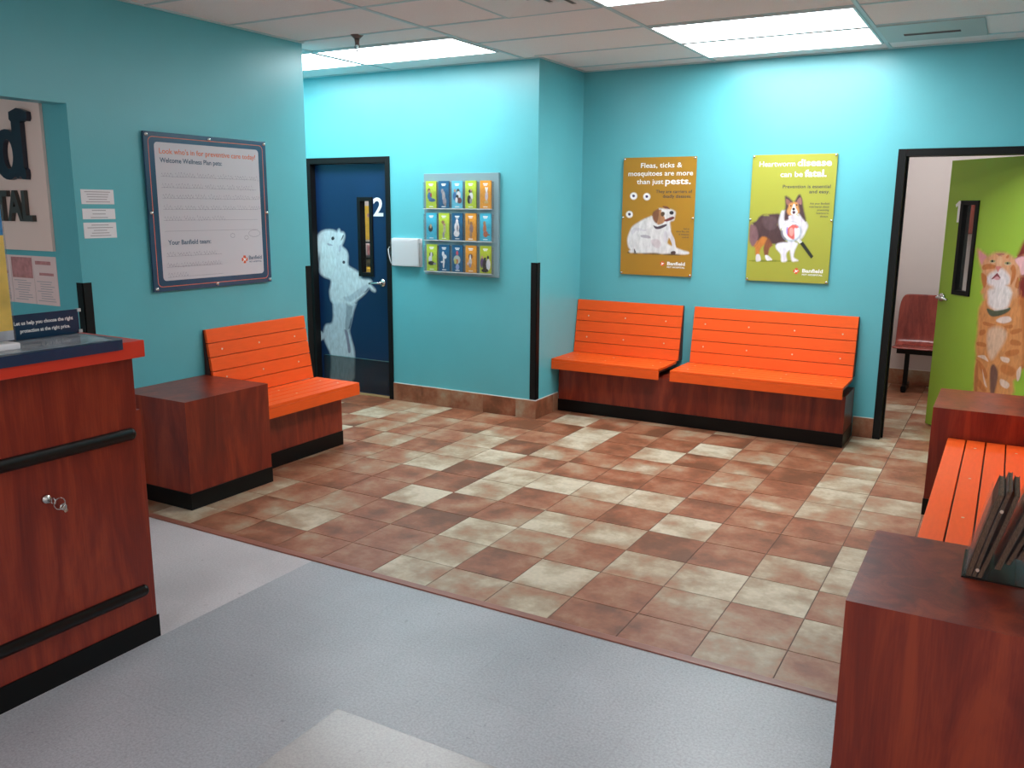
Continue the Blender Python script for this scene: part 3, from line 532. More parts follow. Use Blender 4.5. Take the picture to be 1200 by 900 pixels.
# --- ceiling
struct(MB().box(-6, 8, -9, 3.3, H, H+.1).build('ceiling', M['ceiling']))
XA, R4 = -.1248, .538
m = MB(); tw = .012; zt = H-.006
for k in range(-1, 7):
    x = XA+1.22*k
    y1 = 0 if k <= 0 else D
    if x < XR+.1: m.box(x-tw, x+tw, -9, y1, zt, H+.001)
    else: m.box(x-tw, x+tw, -9, -3.6, zt, H+.001)
for k in range(0, 16):
    y = R4-.61*k
    x0 = XL if y < -1.26 else (XA if y < -.5 else 0)
    m.box(x0 if y > -3.0 else XL, XR if y > -3.6 else 8, y-tw*.8, y+tw*.8, zt+.001, H+.001)
for y in (-.97, -.345): m.box(-2.6, XA, y-tw*.8, y+tw*.8, zt+.001, H+.001)
m.box(XA-2.44-tw, XA-2.44+tw, -1.25, 0, zt, H+.001)
for k in (-3, -2, -1, 0, 1, 2): pass
struct(m.build('trim_2', M['tee']))
m = MB()   # wall angle
m.box(0, XR, D-.02, D, H-.008, H+.001); m.box(-2.6, 0, -.02, 0, H-.008, H+.001); m.box(0, .02, 0, D, H-.008, H+.001); m.box(XL, XL+.02, -9, -1.254, H-.008, H+.001); m.box(XR-.02, XR, -3.6, D, H-.008, H+.001)
struct(m.build('trim_3', M['tee']))
# --- walls
struct(MB().box(XL-.12, XL, -3.03, -1.254, 0, H).build('wall_left', M['teal']))
struct(MB().box(-2.6, XL-.12, -1.374, -1.254, 0, H).build('wall_corridor', M['teal']))
struct(MB().box(-2.72, -2.6, -1.374, .12, 0, H).build('wall_corridor', M['teal']))
struct(MB().box(-4.5, XL-.12, -3.03, -2.91, 0, H).build('wall_reception', M['teal']))
struct(MB().box(XL-.12, XL, -9, -3.03, 2.177, H).build('wall_header', M['teal']))
struct(MB().box(-4.62, -4.5, -9, -2.91, 0, H).build('wall_reception_side', M['teal']))
# wall with the blue door
fx0, fx1, fz = -2.351, -1.405, 2.075
struct(MB().box(fx1, 0, 0, .12, 0, H).box(-2.6, fx0, 0, .12, 0, H).box(fx0, fx1, 0, .12, fz, H).build('wall_back', M['teal']))
struct(MB().box(-.12, 0, .12, D+.12, 0, H).build('wall_side', M['teal']))
gx0, gx1, gz = 2.425, 3.42, 2.08
struct(MB().box(0, gx0, D, D+.12, 0, H).box(gx1, XR+.12, D, D+.12, 0, H).box(gx0, gx1, D, D+.12, gz, H).build('wall_far', M['teal']))
struct(MB().box(XR, XR+.12, -3.6, D, 0, H).build('wall_right', M['teal']))
# exam room behind the green door
struct(MB().box(1.2, 4.6, 3.13, 3.25, 0, H).box(1.08, 1.2, D+.12, 3.25, 0, H).box(4.5, 4.6, D+.12, 3.13, 0, H).box(1.2, gx0-.01, D+.121, D+.13, 0, H).build('wall_exam_room', M['cream']))
# exam room behind the blue door
struct(MB().box(-3.6, -.12, 1.55, 1.65, 0, H).box(-3.7, -3.6, 0, 1.65, 0, H).build('wall_exam_room', M['cream']))
def baseboard(name, segs):
    m = MB(); r = random.Random(3)
    for (ax, a0, a1, c, sgn) in segs:     # along axis ax from a0 to a1 at plane c, thickness towards sgn
        a = a0; first = True
        while a < a1-.001:
            b = min(a1, a+(.31 if not first else .30)); first = False
            lo, hi = sorted((c, c+sgn*.010)); t = r.choice([.22, .3, .36, .42])
            if ax == 'x': m.box(a+.001, b-.001, lo, hi, .001, .150, col=(t, r.random(), 0)); m.box(a, b, *sorted((c, c+sgn*.007)), .15, .155, mi=1)
            else: m.box(lo, hi, a+.001, b-.001, .001, .150, col=(t, r.random(), 0)); m.box(*sorted((c, c+sgn*.007)), a, b, .15, .155, mi=1)
            a = b
    return struct(m.build(name, [M['tile'], M['caulk']]))
baseboard('baseboard_back', [('x', fx1, 0.01, 0, -1), ('y', -.01, .386, 0, 1)])
baseboard('baseboard_far', [('x', 2.28, gx0, D, -1)])
baseboard('baseboard_left', [('y', -3.03, -2.87, XL, 1), ('y', -1.37, -1.254, XL, 1)])
baseboard('baseboard_exam_room', [('x', 1.2, 4.5, 3.13, -1)])
# --- black corner guards
def guard(name, x, y, sx, sy):
    m = MB(); t = .004; w1 = .05
    m.box(*sorted((x+sx*t, x-sx*w1)), *sorted((y, y+sy*t)), .158, 1.245); m.box(*sorted((x, x+sx*t)), *sorted((y+sy*t, y-sy*w1)), .158, 1.245)
    return struct(m.build(name, M['black']))
guard('trim_4', 0, 0, 1, -1); guard('trim_5', XL, -1.254, 1, 1); guard('trim_6', XL, -3.03, 1, -1)
# --- door frames
def frame(name, x0, x1, zt_, y0, y1, wl=.05, wr=.05):
    m = MB()
    m.box(x0, x0+wl, y0-.012, y1+.012, 0, zt_, bev=.002).box(x1-wr, x1, y0-.012, y1+.012, 0, zt_, bev=.002).box(x0+wl, x1-wr, y0-.012, y1+.012, zt_-.05, zt_, bev=.002)
    m.box(x0+wl, x0+wl+.012, y0+.06, y0+.09, 0, zt_-.05).box(x1-wr-.012, x1-wr, y0+.06, y0+.09, 0, zt_-.05)
    return struct(m.build(name, M['black']))
frame('trim_7', fx0, fx1, fz, 0, .12, .071, .045)
frame('trim_8', gx0, gx1, gz, D, D+.12, .052, .05)
struct(MB().box(fx0+.07, fx1-.045, .0, .12, 0, .006).build('trim_9', M['brass']))

# --- blue door number 2
def ring_window(root, x0, x1, z0, z1, yf, yb, bw, name='window'):
    m = MB()
    for a in (x0, x1-bw): m.box(a, a+bw, yf-.012, yb+.012, z0, z1, bev=.002)
    for b in (z0, z1-bw): m.box(x0+bw, x1-bw, yf-.012, yb+.012, b, b+bw, bev=.002)
    f = m.build('window_frame', M['black'], root)
    MB().box(x0+bw-.002, x1-bw+.002, (yf+yb)/2-.003, (yf+yb)/2+.003, z0+bw-.002, z1-bw+.002).build('glass_pane', M['glass'], f)
def leaf(root, W_, Hh, th, win, mat):
    x0, x1, z0, z1 = win; m = MB()
    m.box(0, x0, 0, th, .008, Hh).box(x1, W_, 0, th, .008, Hh).box(x0, x1, 0, th, .008, z0).box(x0, x1, 0, th, z1, Hh)
    return m.build('door_leaf', mat, root)
def lever(root, x, z, dirx, y=0, name='door_handle'):
    m = MB(); m.cyl((x, y, z), (x, y-.012, z), .033, .031, 28); m.cyl((x, y-.01, z), (x, y-.05, z), .012, .011, 16)
    m.sweep([(x, y-.05, z), (x+dirx*.02, y-.056, z), (x+dirx*.06, y-.056, z-.002), (x+dirx*.115, y-.052, z-.008)], .0095, 10)
    return m.build(name, M['chrome'], root, smooth=True)
d2 = struct(empty('door_2', (-2.280, .055, 0)))
leaf(d2, .818, 2.022, .044, (.475, .640, 1.06, 1.742), M['navy'])
ring_window(d2, .475, .640, 1.06, 1.742, 0, .044, .034)
picture('poodle_mural', ART['poodle'], -.0012, d2, 'fur', zmin=.01, soft=.014, bg=(0.004, 0.022, 0.075))
MB().box(.03, .79, -.006, -.004, .02, .318).build('kick_plate', M['kickclear'], d2)
MB().box(.03, .79, -.0075, -.0038, .318, .322).build('kick_plate_edge', M['chrome'], d2)
text('door_number', [('2', .648, 1.585, .152, .108)], 'textwhite', d2, -.003, bold=.02)
h2 = lever(d2, .735, 1.012, -1)
# --- green door number 1, standing open into the room
hinge = Vector((3.36, .80)); lat = Vector((2.738, 1.466)); u = (lat-hinge).normalized(); org = hinge+u*.93
d1 = struct(empty('door_1', (org.x, org.y, 0), math.atan2(-u.y, -u.x)))
leaf(d1, .93, 2.03, .044, (.145, .325, 1.045, 1.737), M['green'])
ring_window(d1, .145, .325, 1.045, 1.737, 0, .044, .032)
picture('cat_mural', ART['cat'], -.0012, d1, 'fur', umax=.925, soft=.016, bg=(0.29, 0.45, 0.04))
MB().prism([(.112, 1.578), (.140, 1.578), (.140, 1.735), (.118, 1.735), (.085, 1.708), (.092, 1.688), (.112, 1.700)], -.003, -.001).build('door_number', M['textwhite'], d1)
lever(d1, .042, 1.012, 1)
m = MB()
m.cyl((.042, .044, 1.012), (.042, .056, 1.012), .033, .031, 28); m.cyl((.042, .05, 1.012), (.042, .09, 1.012), .012, .011, 16); m.sweep([(.042, .09, 1.012), (.062, .096, 1.012), (.15, .092, 1.004)], .0095, 10)
m.build('door_handle', M['chrome'], d1, smooth=True)
MB().box(-.0015, .0, .008, .036, .93, 1.09).build('latch_plate', M['chrome'], d1)

# ------------------------------------------------------------------ ceiling fixtures
def ceiling_light(x0, x1, y0, y1, label):
    t = thing('ceiling_light', label, 'light', ((x0+x1)/2, (y0+y1)/2, H), 0, 'recessed ceiling lights'); a, b = (x1-x0)/2, (y1-y0)/2; f = .016
    m = MB(); m.box(-a, a, -b, -b+f, -.012, 0).box(-a, a, b-f, b, -.012, 0).box(-a, -a+f, -b+f, b-f, -.012, 0).box(a-f, a, -b+f, b-f, -.012, 0)
    m.build('light_frame', M['lampframe'], t)
    MB().box(-a+f, a-f, -b+f, b-f, -.009, -.001).build('diffuser', M['lamp'], t); return t
g = .013
ceiling_light(XA+1.22+g, XA+2.44-g, R4-.61+g, R4-.005, 'bright ceiling panel above the two posters, the one right against the poster wall')
ceiling_light(XA+1.22+g, XA+2.44-g, R4-1.22+g, R4-.61-g, 'bright ceiling panel above the posters, second from the poster wall, behind another panel')
ceiling_light(XA-1.22+g, XA-g, -.957, -.358, 'bright ceiling panel behind the sprinkler, above the wall with the leaflet rack')
ceiling_light(XA-2.44+g, XA-1.22-g, -.957, -.358, 'bright ceiling panel above the blue door, partly hidden by the left wall corner')
ceiling_light(XA+1.22+g, XA+2.44-g, R4-2.44+g, R4-1.83-g, 'ceiling panel of which only a sliver shows at the top edge beside the air vent')
for x, y in ((1, -7.2), (4, -7.2), (5.5, -4.6), (-3.4, -7.6)):  # unseen panels, added to light the counter and vinyl floor
    ceiling_light(x, x+1.19, y, y+.58, 'unseen ceiling panel added to light the reception counter and vinyl floor')
ceiling_light(2.0, 3.19, 1.7, 2.28, 'ceiling panel inside the room behind the green door')
ceiling_light(-2.9, -1.71, .6, 1.18, 'ceiling panel inside the room behind the blue door')
# square louvred return vent
t = thing('air_vent', 'square louvred metal air vent in the ceiling tiles near the top centre', 'vent', (.79, -1.62, H))
m = MB()
for k in range(3):
    r0 = .285-k*.095; r1 = r0-.086; z0, z1 = -.010, -.002-.0
    for sx, sy in ((1, 0), (-1, 0), (0, 1), (0, -1)):
        def q(a, b, z): return (a*sx-b*sy, a*sy+b*sx, z)
        m.hexa([q(r1, -r1, -.003), q(r0, -r0, -.014), q(r0, r0, -.014), q(r1, r1, -.003), q(r1, -r1, -.001), q(r0, -r0, -.012), q(r0, r0, -.012), q(r1, r1, -.001)])
m.build('louvre', M['vent'], t)
MB().box(-.29, .29, -.29, .29, -.0012, -.0004).build('backing', M['ventdark'], t)
m = MB()
for a, b, c, d_ in ((-.3, .3, .285, .3), (-.3, .3, -.3, -.285), (-.3, -.285, -.285, .285), (.285, .3, -.285, .285)): m.box(a, b, c, d_, -.016, -.0)
m.build('vent_frame', M['tee'], t)
# slot diffuser
t = thing('air_diffuser', 'grey metal ceiling panel with one dark slot, right of the bright lights', 'vent', (2.62, .233, H))
MB().box(-.29, .29, -.285, .285, -.010, -.0005, bev=.002).build('panel', M['diffuser'], t)
MB().box(-.17, .15, .02, .075, -.0115, -.009).build('slot', M['ventdark'], t)
m = MB()
for k in range(3): m.box(-.17, .15, .03+k*.016, .033+k*.016, -.014, -.0105)
m.build('slot_vane', M['sprink'], t)
# sprinkler
t = thing('fire_sprinkler', 'small brown fire sprinkler head hanging from the ceiling in front of a light panel', 'sprinkler', (-.665, -1.28, H))
MB().cyl((0, 0, -.022), (0, 0, 0), .020, .042, 24).build('escutcheon', M['sprink'], t, smooth=True)
MB().cyl((0, 0, -.06), (0, 0, -.02), .012, .018, 16).build('body', M['sprink'], t, smooth=True)
m = MB(); m.sweep([(.014, 0, -.05), (.017, 0, -.075), (.004, 0, -.098)], .003, 6); m.sweep([(-.014, 0, -.05), (-.017, 0, -.075), (-.004, 0, -.098)], .003, 6); m.build('frame_arm', M['sprink'], t)
MB().cyl((0, 0, -.102), (0, 0, -.098), .018, .018, 16).cyl((0, 0, -.098), (0, 0, -.06), .003).build('deflector', M['chrome'], t)

# ------------------------------------------------------------------ orange slatted benches
def slats(root, x0, x1, yf, yb, ends=True, zs=.457):
    """orange boards of one seat and one backrest; the wall is y=0, the front is -y"""
    n = 5; pit = (yb-yf)/n
    for k in range(n):
        a = yf+k*pit; o = MB().box(x0, x1, a+.002, a+pit-.005, zs-.02, zs, bev=.002).build('seat_slat', M['orange'], root)
        xs = [x0+(x1-x0)*f for f in ((.08, .36, .64, .92) if x1-x0 > 1.1 else (.10, .46, .90))]
        if k in (1, 3): 
            for x in xs: MB().cyl((x, a+pit/2, zs-.001), (x, a+pit/2, zs+.0012), .006, n=10).build('screw', M['screwcap'], o)
    MB().box(x0, x1, yf, yf+.022, zs-.085, zs-.021, bev=.002).build('front_board', M['orange'], root)
    MB().box(x0+.01, x1-.01, yf+.024, yb-.005, zs-.040, zs-.0205).build('seat_support', M['darkboard'], root)
def back(root, x0, x1, y0=-.105, y1=-.035, z0=.458, z1=.902):
    n = 5
    for k in range(n):
        f0, f1 = k/n+.004, (k+1)/n-.006; ya, yb_ = y0+(y1-y0)*f0, y0+(y1-y0)*f1; za, zb = z0+(z1-z0)*f0, z0+(z1-z0)*f1; th = .02
        o = MB().hexa([(x0, ya, za), (x1, ya, za), (x1, ya+th, za), (x0, ya+th, za), (x0, yb_, zb), (x1, yb_, zb), (x1, yb_+th, zb), (x0, yb_+th, zb)], bev=.002).build('back_slat', M['orange'], root)
        xs = [x0+(x1-x0)*f for f in ((.08, .36, .64, .92) if x1-x0 > 1.1 else (.12, .48, .86))]
        if k in (1, 3):
            for x in xs: MB().cyl((x, (ya+yb_)/2+.002, (za+zb)/2), (x, (ya+yb_)/2-.0012, (za+zb)/2), .006, n=10).build('screw', M['screwcap'], o)
    t = .021
    MB().hexa([(x0-.004, y0+t, z0), (x1+.004, y0+t, z0), (x1+.004, -.008, z0), (x0-.004, -.008, z0), (x0-.004, y1+t, z1-.004), (x1+.004, y1+t, z1-.004), (x1+.004, -.008, z1-.004), (x0-.004, -.008, z1-.004)]).build('back_board', M['darkboard'], root)
def base(root, x0, x1, yf, top=.371):
    MB().box(x0, x1, yf, -.004, .10, top, bev=.002).build('base_cabinet', M['wood'], root)
    MB().box(x0-.003, x1+.003, yf-.004, -.004, .0, .10, bev=.002).build('kick_plate', M['rubber'], root)
b1 = thing('slatted_bench', 'long orange slatted bench under the two posters, two seats on one cherry wood base', 'bench', (0, D, 0), 0, 'orange slatted benches')
base(b1, .014, 2.274, -.3945)
slats(b1, .006, .925, -.520, -.09); back(b1, .006, .936)
slats(b1, 1.018, 2.268, -.520, -.09); back(b1, 1.034, 2.266)
b2 = thing('slatted_bench', 'short orange slatted bench against the left wall beside the blue door', 'bench', (XL, -2.25, 0), PI/2, 'orange slatted benches')
base(b2, .003, .877, -.353); slats(b2, .0, .915, -.489, -.09); back(b2, .0, .878, -.100, -.03)
b3 = thing('slatted_bench', 'orange slatted bench on the right between two cherry wood cubes, seen from above', 'bench', (XR, -.84, 0), -PI/2, 'orange slatted benches')
base(b3, .003, 2.125, -.36); slats(b3, .003, 2.125, -.489, -.025); back(b3, .003, 2.125)

# ------------------------------------------------------------------ cherry wood cubes
def cube(x0, x1, y0, y1, label):
    t = thing('cube_table', label, 'side table', (x0, y0, 0), 0, 'cherry wood cube tables'); a, b = x1-x0, y1-y0; hh = .614
    m = MB(); m.box(0, a, 0, b, .095, hh-.0025); m.build('body', M['wood'], t)
    MB().box(-.0005, a+.0005, -.0005, b+.0005, hh-.0024, hh).build('top', M['wood'], t)
    MB().box(-.004, a+.004, -.004, b+.004, 0, .094, bev=.002).build('kick_plate', M['rubber'], t); return t
cube(XL+.005, -.620, -2.866, -2.256, 'square cherry wood cube table left of the short orange bench, behind the counter')
cube(2.890, XR-.005, -3.59, -2.975, 'cherry wood cube table nearest the viewer, carrying the magazine holder')
cube(2.900, XR-.005, -.832, -.235, 'cherry wood cube table in front of the green door, beyond the right bench')

# ------------------------------------------------------------------ reception counter
t = thing('reception_counter', 'tall cherry wood reception counter with orange-red top at the left edge', 'counter', (.427, -3.936, 0), PI/2)
# local x runs along +Y (to the end), -y towards +X (front)
MB().box(-3.2, 0, 0, .60, .0, 1.118, bev=.002).build('body', M['wood'], t)
MB().box(.001, .019, .002, .50, .0, .915, bev=.002).build('end_panel', M['wood'], t)
MB().box(-3.2, .022, -.045, .62, 1.118, 1.180, bev=.003).build('worktop', M['redorange'], t)
MB().box(-3.2, .024, -.006, 0, 0, .092, bev=.002).build('kick_plate', M['rubber'], t)
for z in (.832, .213):
    m = MB(); k = 14; P = []
    for i in range(k+1):
        a = -PI/2+PI*i/k; P.append((-.024*math.cos(a), z+.023*math.sin(a)))
    m.prism([(y, zz) for y, zz in P], -3.2, -.035, plane='yz'); m.sph((-.035, 0, z), .0235, (.9, 1, 1))
    m.build('bumper_rail', M['rubber'], t, smooth=True)
L = MB().cyl((-.378, .0, .682), (-.378, -.012, .682), .016, .014, 20).build('lock', M['chrome'], t, smooth=True)
m = MB(); m.box(-.380, -.376, -.034, -.010, .676, .688); m.torus((-.378, -.042, .682), .012, .0022, 'x', 18, 6); m.build('key', M['chrome'], L)
m = MB(); m.torus((-.352, -.036, .664), .020, .0018, 'y', 24, 6); m.build('key_ring', M['chrome'], L)
m = MB(); m.hexa([(-.345, -.034, .652), (-.330, -.032, .655), (-.330, -.030, .655), (-.345, -.032, .652), (-.335, -.034, .625), (-.322, -.032, .628), (-.322, -.030, .628), (-.335, -.032, .625)]); m.torus((-.338, -.033, .648), .010, .003, 'y', 16, 6); m.build('key', M['chrome'], L)

# navy display mat with a pale printed sheet, lying on the counter
t = thing('counter_mat', 'navy blue counter mat with a glossy pale sheet, lying on the orange-red worktop', 'mat', (.427, -3.936, 1.1805), PI/2)
P = [(-1.3, -.050), (-.090, -.050)]
for i in range(1, 7): a = -PI/2+PI/2*i/6; P.append((-.090+.04*math.cos(a), -.010+.04*math.sin(a)))
P += [(-.050, .32), (-1.3, .32)]
m = MB(); m.prism(P, 0, .012, plane='xy')
m.prism([(x, y) if abs(y) < .3 else (x, y) for x, y in [(-1.3, -.052), (-.092, -.052), (-.070, -.0495), (-.070, -.0465), (-.092, -.0475), (-1.3, -.0475)]], -.024, .012, plane='xy')
m.build('mat', M['navyprint'], t)
MB().prism([(-.60, -.018), (-.365, -.018), (-.098, -.030), (-.060, .21), (-.60, .21)], .0121, .0135, plane='xy').build('printed_sheet', M['matpaper'], t)
MB().prism([(-.62, -.024), (-.36, -.024), (-.092, -.036), (-.053, .215), (-.62, .215)], .0138, .0145, plane='xy').build('clear_cover', M['acrylic'], t)
# navy card
t = thing('message_card', 'navy card lettered about the right protection, standing upright on the counter mat', 'sign', (.19, -3.975, 1.193), PI/2)
MB().box(-.55, 0, 0, .004, .0, .088).build('card', M['navyprint'], t)
text('card_text', [('Let us help you choose the right', -.245, .052, .0125, .222), ('protection at the right price.', -.225, .024, .0125, .188)], 'textwhite', t, -.0008, bold=.03)
MB().box(-.004, .008, -.006, .010, 0, .012).box(-.004, .008, -.006, .010, .078, .090).build('clip', M['acrylic_edge'], t)
# acrylic holder with a yellow flyer at the photo's left edge
t = thing('flyer_holder', 'clear acrylic holder with white foot standing at the left end of the counter mat', 'holder', (.36, -4.318, 1.193), PI/2)
MB().box(-.235, .0, -.004, -.002, .0, .47).box(-.235, .0, .008, .010, 0, .47).box(-.002, 0, -.002, .008, 0, .47).build('sleeve', M['acrylic'], t)
MB().box(-.24, .003, -.022, .05, .0, .022, bev=.006).build('foot', M['white'], t)
f = tag(empty('flyer', (.36, -4.318, 1.193), PI/2), 'yellow flyer with a blue heading inside the clear holder on the counter', 'flyer')
MB().box(-.228, -.004, 0, .002, .03, .465).build('sheet', M['yellowprint'], f)
MB().box(-.228, -.004, -.0006, -.0001, .37, .465).build('blue_band', M['blueprint'], f)
MB().box(-.228, -.004, -.0006, -.0001, .03, .062).build('footer_band', M['matpaper'], f)

# ------------------------------------------------------------------ lettered sign behind reception
t = thing('lettered_sign', 'beige sign panel with large raised dark letters on the wall behind reception', 'sign', (-1.378, -3.03, 0))
MB().box(-2.35, 0, -.018, 0, 1.408, 2.50, bev=.002).build('panel', M['signboard'], t)
m = MB()
# the visible final letter: bowl, stem and slab serifs, centred u=-.235
yb_, yf_ = -.0185, -.045
bx, bz, brx, brz = -.290, 1.928, .125, .135
outer = [(bx+brx*math.cos(a), bz+brz*math.sin(a)) for a in [2*PI*i/28 for i in range(28)]]; inner = [(-.279+.045*math.cos(a), 1.930+.080*math.sin(a)) for a in [2*PI*i/28 for i in range(28)]]
for side, rev in ((yb_, 1), (yf_, 0)):
    pass
vo0 = [m.bm.verts.new((a, yb_, b)) for a, b in outer]; vo1 = [m.bm.verts.new((a, yf_, b)) for a, b in outer]; vi0 = [m.bm.verts.new((a, yb_, b)) for a, b in inner]; vi1 = [m.bm.verts.new((a, yf_, b)) for a, b in inner]
for i in range(28):
    j = (i+1) % 28
    for q in ((vo0[i], vo0[j], vo1[j], vo1[i]), (vi0[i], vi0[j], vi1[j], vi1[i]), (vo1[i], vo1[j], vi1[j], vi1[i])): m.bm.faces.new(q)
m.prism([(-.232, 1.82), (-.210, 1.797), (-.185, 1.812), (-.165, 1.795), (-.135, 1.793), (-.128, 1.815), (-.130, 1.845), (-.144, 1.855), (-.140, 2.095), (-.118, 2.100), (-.085, 2.098), (-.074, 2.112), (-.076, 2.145), (-.110, 2.155), (-.165, 2.168), (-.236, 2.150), (-.238, 2.112), (-.222, 2.100), (-.226, 1.98), (-.230, 1.88)], yb_, yf_-.0005)
text_bm(m, 'Banfiel', -.47, 1.79, .355, 1.75, yb_, 'R', .035, .026)
m.build('letters', M['signtext'], t)
text('letters', [('PET HOSPITAL', -.118, 1.575, .158, 1.22, 'R', .03)], 'signtext2', t, yb_, ext=.022)
# notices below the sign
for k, (x0, x1, lab) in enumerate(((-1.597, -1.385, 'right sheet of the paper notices pinned under the beige sign, plain with faint lines'), (-1.812, -1.600, 'middle sheet of the paper notices under the beige sign, red upper half'), (-2.03, -1.815, 'left sheet of the paper notices under the beige sign, half hidden by the yellow flyer'))):
    t = thing('paper_notice', lab, 'notice', (x0, -3.03, 1.105), 0, 'notices under the reception sign'); wd = x1-x0
    MB().box(0, wd, -.0025, 0, 0, .272).build('sheet', M['paperpink'], t)
    m = MB()
    if k == 1: m.box(.008, wd-.008, -.0032, -.0026, .145, .262)
    else: m.box(.02, wd-.05, -.0032, -.0026, .225, .245).box(.05, wd-.03, -.0032, -.0026, .165, .180)
    m.build('red_block', M['pinkprint'], t)
    m = MB(); r = random.Random(k)
    for q in range(9):
        z = .02+q*.0135
        m.box(.02 + (.03 if q % 4 else 0), .04+(wd-.06)*r.uniform(.6, 1), -.0030, -.0026, z, z+.004)
    m.build('text_lines', M['faint'], t)

# three white label stickers
for z0, z1, lab in ((1.664, 1.742, 'top one of three small white labels on the left wall'), (1.584, 1.640, 'middle and slimmest of three small white labels on the left wall'), (1.482, 1.566, 'bottom one of three small white labels on the left wall')):
    t = thing('wall_label', lab, 'label', (XL, -2.995, z0), PI/2, 'white labels on the left wall'); hh = z1-z0
    m = MB(); m.box(0, .198, -.002, 0, 0, hh, bev=.0008); m.build('sticker', M['white'], t)
    m = MB(); n = 5 if hh > .07 else 3; r = random.Random(int(z0*100))
    for q in range(n):
        z = hh*(.16+.68*q/(n-1 if n > 1 else 1)); e = r.uniform(0, .04); m.box(.02+e, .178-e, -.0026, -.0021, z-.002, z+.002)
    m.build('text_lines', M['faint'], t)

# ------------------------------------------------------------------ welcome board
t = thing('welcome_board', 'large white sign-in board with blue border and handwritten names on the left wall', 'board', (XL, -2.594, 1.160), PI/2)
WB, HB = .936, .914
MB().box(0, WB, -.022, -.010, 0, HB, bev=.002).build('board', M['boardblue'], t)
def rrect(x0, x1, z0, z1, r, n=5):
    P = []
    for cx, cz, a0 in ((x1-r, z0+r, -PI/2), (x1-r, z1-r, 0), (x0+r, z1-r, PI/2), (x0+r, z0+r, PI)):
        for i in range(n+1): a = a0+PI/2*i/n; P.append((cx+r*math.cos(a), cz+r*math.sin(a)))
    return P
def ringstrip(m, P, wdt, y, col=None):
    """thin printed line following outline P"""
    n = len(P)
    for i in range(n):
        a, b = P[i], P[(i+1) % n]; d_ = Vector((b[0]-a[0], b[1]-a[1]))
        if d_.length < 1e-6: continue
        d_.normalize(); nx, nz = -d_.y*wdt/2, d_.x*wdt/2
        m.flat([(a[0]-nx, a[1]-nz), (b[0]-nx, b[1]-nz), (b[0]+nx, b[1]+nz), (a[0]+nx, a[1]+nz)], y, col)
m = MB(); ringstrip(m, rrect(.030, WB-.030, .028, HB-.028, .03), .004, -.0224); m.build('orange_line', M['redink'], t, recalc=False)
MB().flat(rrect(.068, .868, .062, .858, .022), -.0226).build('white_panel', M['boardwhite'], t, recalc=False)
text('heading', [("Look who's in for preventive care today!", .100, .795, .030, .74)], 'redink', t, -.0232, bold=.012)
text('subheading', [('Welcome Wellness Plan pets:', .100, .745, .027, .46), ('Your Banfield team:', .118, .272, .027, .32)], 'inkblue', t, -.0232, bold=.02)
m = MB(); r = random.Random(8)
rows = [(.677, 1), (.614, 1), (.553, 1), (.489, 1), (.425, .5), (.362, 0), (.215, .4), (.152, .4), (.092, .15)]
for z, fill in rows:
    m.flat([(.10, z-.012), (.835 if z > .3 else .52, z-.012), (.835 if z > .3 else .52, z-.0105), (.10, z-.0105)], -.0230)
    x = .105
    while fill and x < .10+.72*fill:
        n = r.randint(3, 7); P = []
        for i in range(n*4+1):
            P.append((x+i*.0052, z+(.006+.012*r.random())*math.sin(i*PI/2+r.random())*(1 if i else .5)))
        for i in range(len(P)-1):
            a, b = P[i], P[i+1]; m.flat([(a[0], a[1]-.0012), (b[0], b[1]-.0017), (b[0], b[1]+.0017), (a[0], a[1]+.0017)], -.0233)
        x = P[-1][0]+.014
for cx, cz, rx, rz in ((.615, .315, .018, .013), (.73, .30, .016, .012), (.80, .325, .05, .022)):
    P = [(cx+rx*math.cos(a), cz+rz*math.sin(a)) for a in [2*PI*i/14 for i in range(14)]]; ringstrip(m, P, .0022, -.0233)
m.build('handwriting', M['pen'], t, recalc=False)
logo(t, .705, .160, .028, -.0232)
text('logo_text', [('Banfield', .742, .158, .024, .112), ('PET HOSPITAL', .745, .138, .0095, .108), ], 'inkblue', t, -.0232, bold=.02)
def pins(t, pts, y, r=.008):
    for x, z in pts: MB().cyl((x, -.0012, z), (x, y-.008, z), r, r, 14).sph((x, y-.008, z), r, (1, .5, 1), 12).build('standoff_pin', M['chrome'], t, smooth=True)
pins(t, [(.018, HB-.018), (WB/2, HB-.018), (WB-.018, HB-.018), (.018, HB/2), (WB-.018, HB/2), (.018, .018), (WB/2, .018), (WB-.018, .018)], -.022, .009)

# ------------------------------------------------------------------ posters
t = thing('poster', 'mustard orange poster about fleas and ticks with a lying white dog', 'poster', (.377, D, 1.130), 0, 'pet health posters on the far wall')
MB().box(0, .610, -.018, -.010, 0, .933, bev=.001).build('board', M['poster_orange'], t)
text('headline', [('Fleas, ticks &', .150, .852, .038, .345, 'L', .014), ('mosquitoes are more', .045, .790, .038, .540, 'L', .014), ('than just', .120, .726, .038, .225, 'L', .012), ('pests.', .360, .724, .048, .210, 'L', .024)], 'textwhite', t, -.0188, bold=.02)
text('subline', [('They are carriers of', .585, .655, .024, .300, 'R'), ('deadly diseases.', .580, .618, .024, .235, 'R')], 'ink', t, -.0188, bold=.012)
text('small_print', [('Ask us', .575, .372, .0125, None, 'R'), ('about flea, tick', .575, .350, .0125, None, 'R'), ('& mosquito', .575, .328, .0125, None, 'R'), ('control.', .575, .306, .0125, None, 'R')], 'ink', t, -.0188, bold=.01)
picture('terrier_picture', ART['terrier'], -.0186, t, 'fur', soft=.008, bg=(0.4, 0.2, 0.016))
logo(t, .365, .098, .022, -.0188); text('logo_text', [('Banfield', .405, .088, .026, .148), ('PET HOSPITAL', .405, .066, .011, .148)], 'textwhite', t, -.0188, bold=.03)
pins(t, [(.012, .921), (.598, .921), (.010, .46), (.600, .46), (.012, .012), (.598, .012)], -.018, .008)
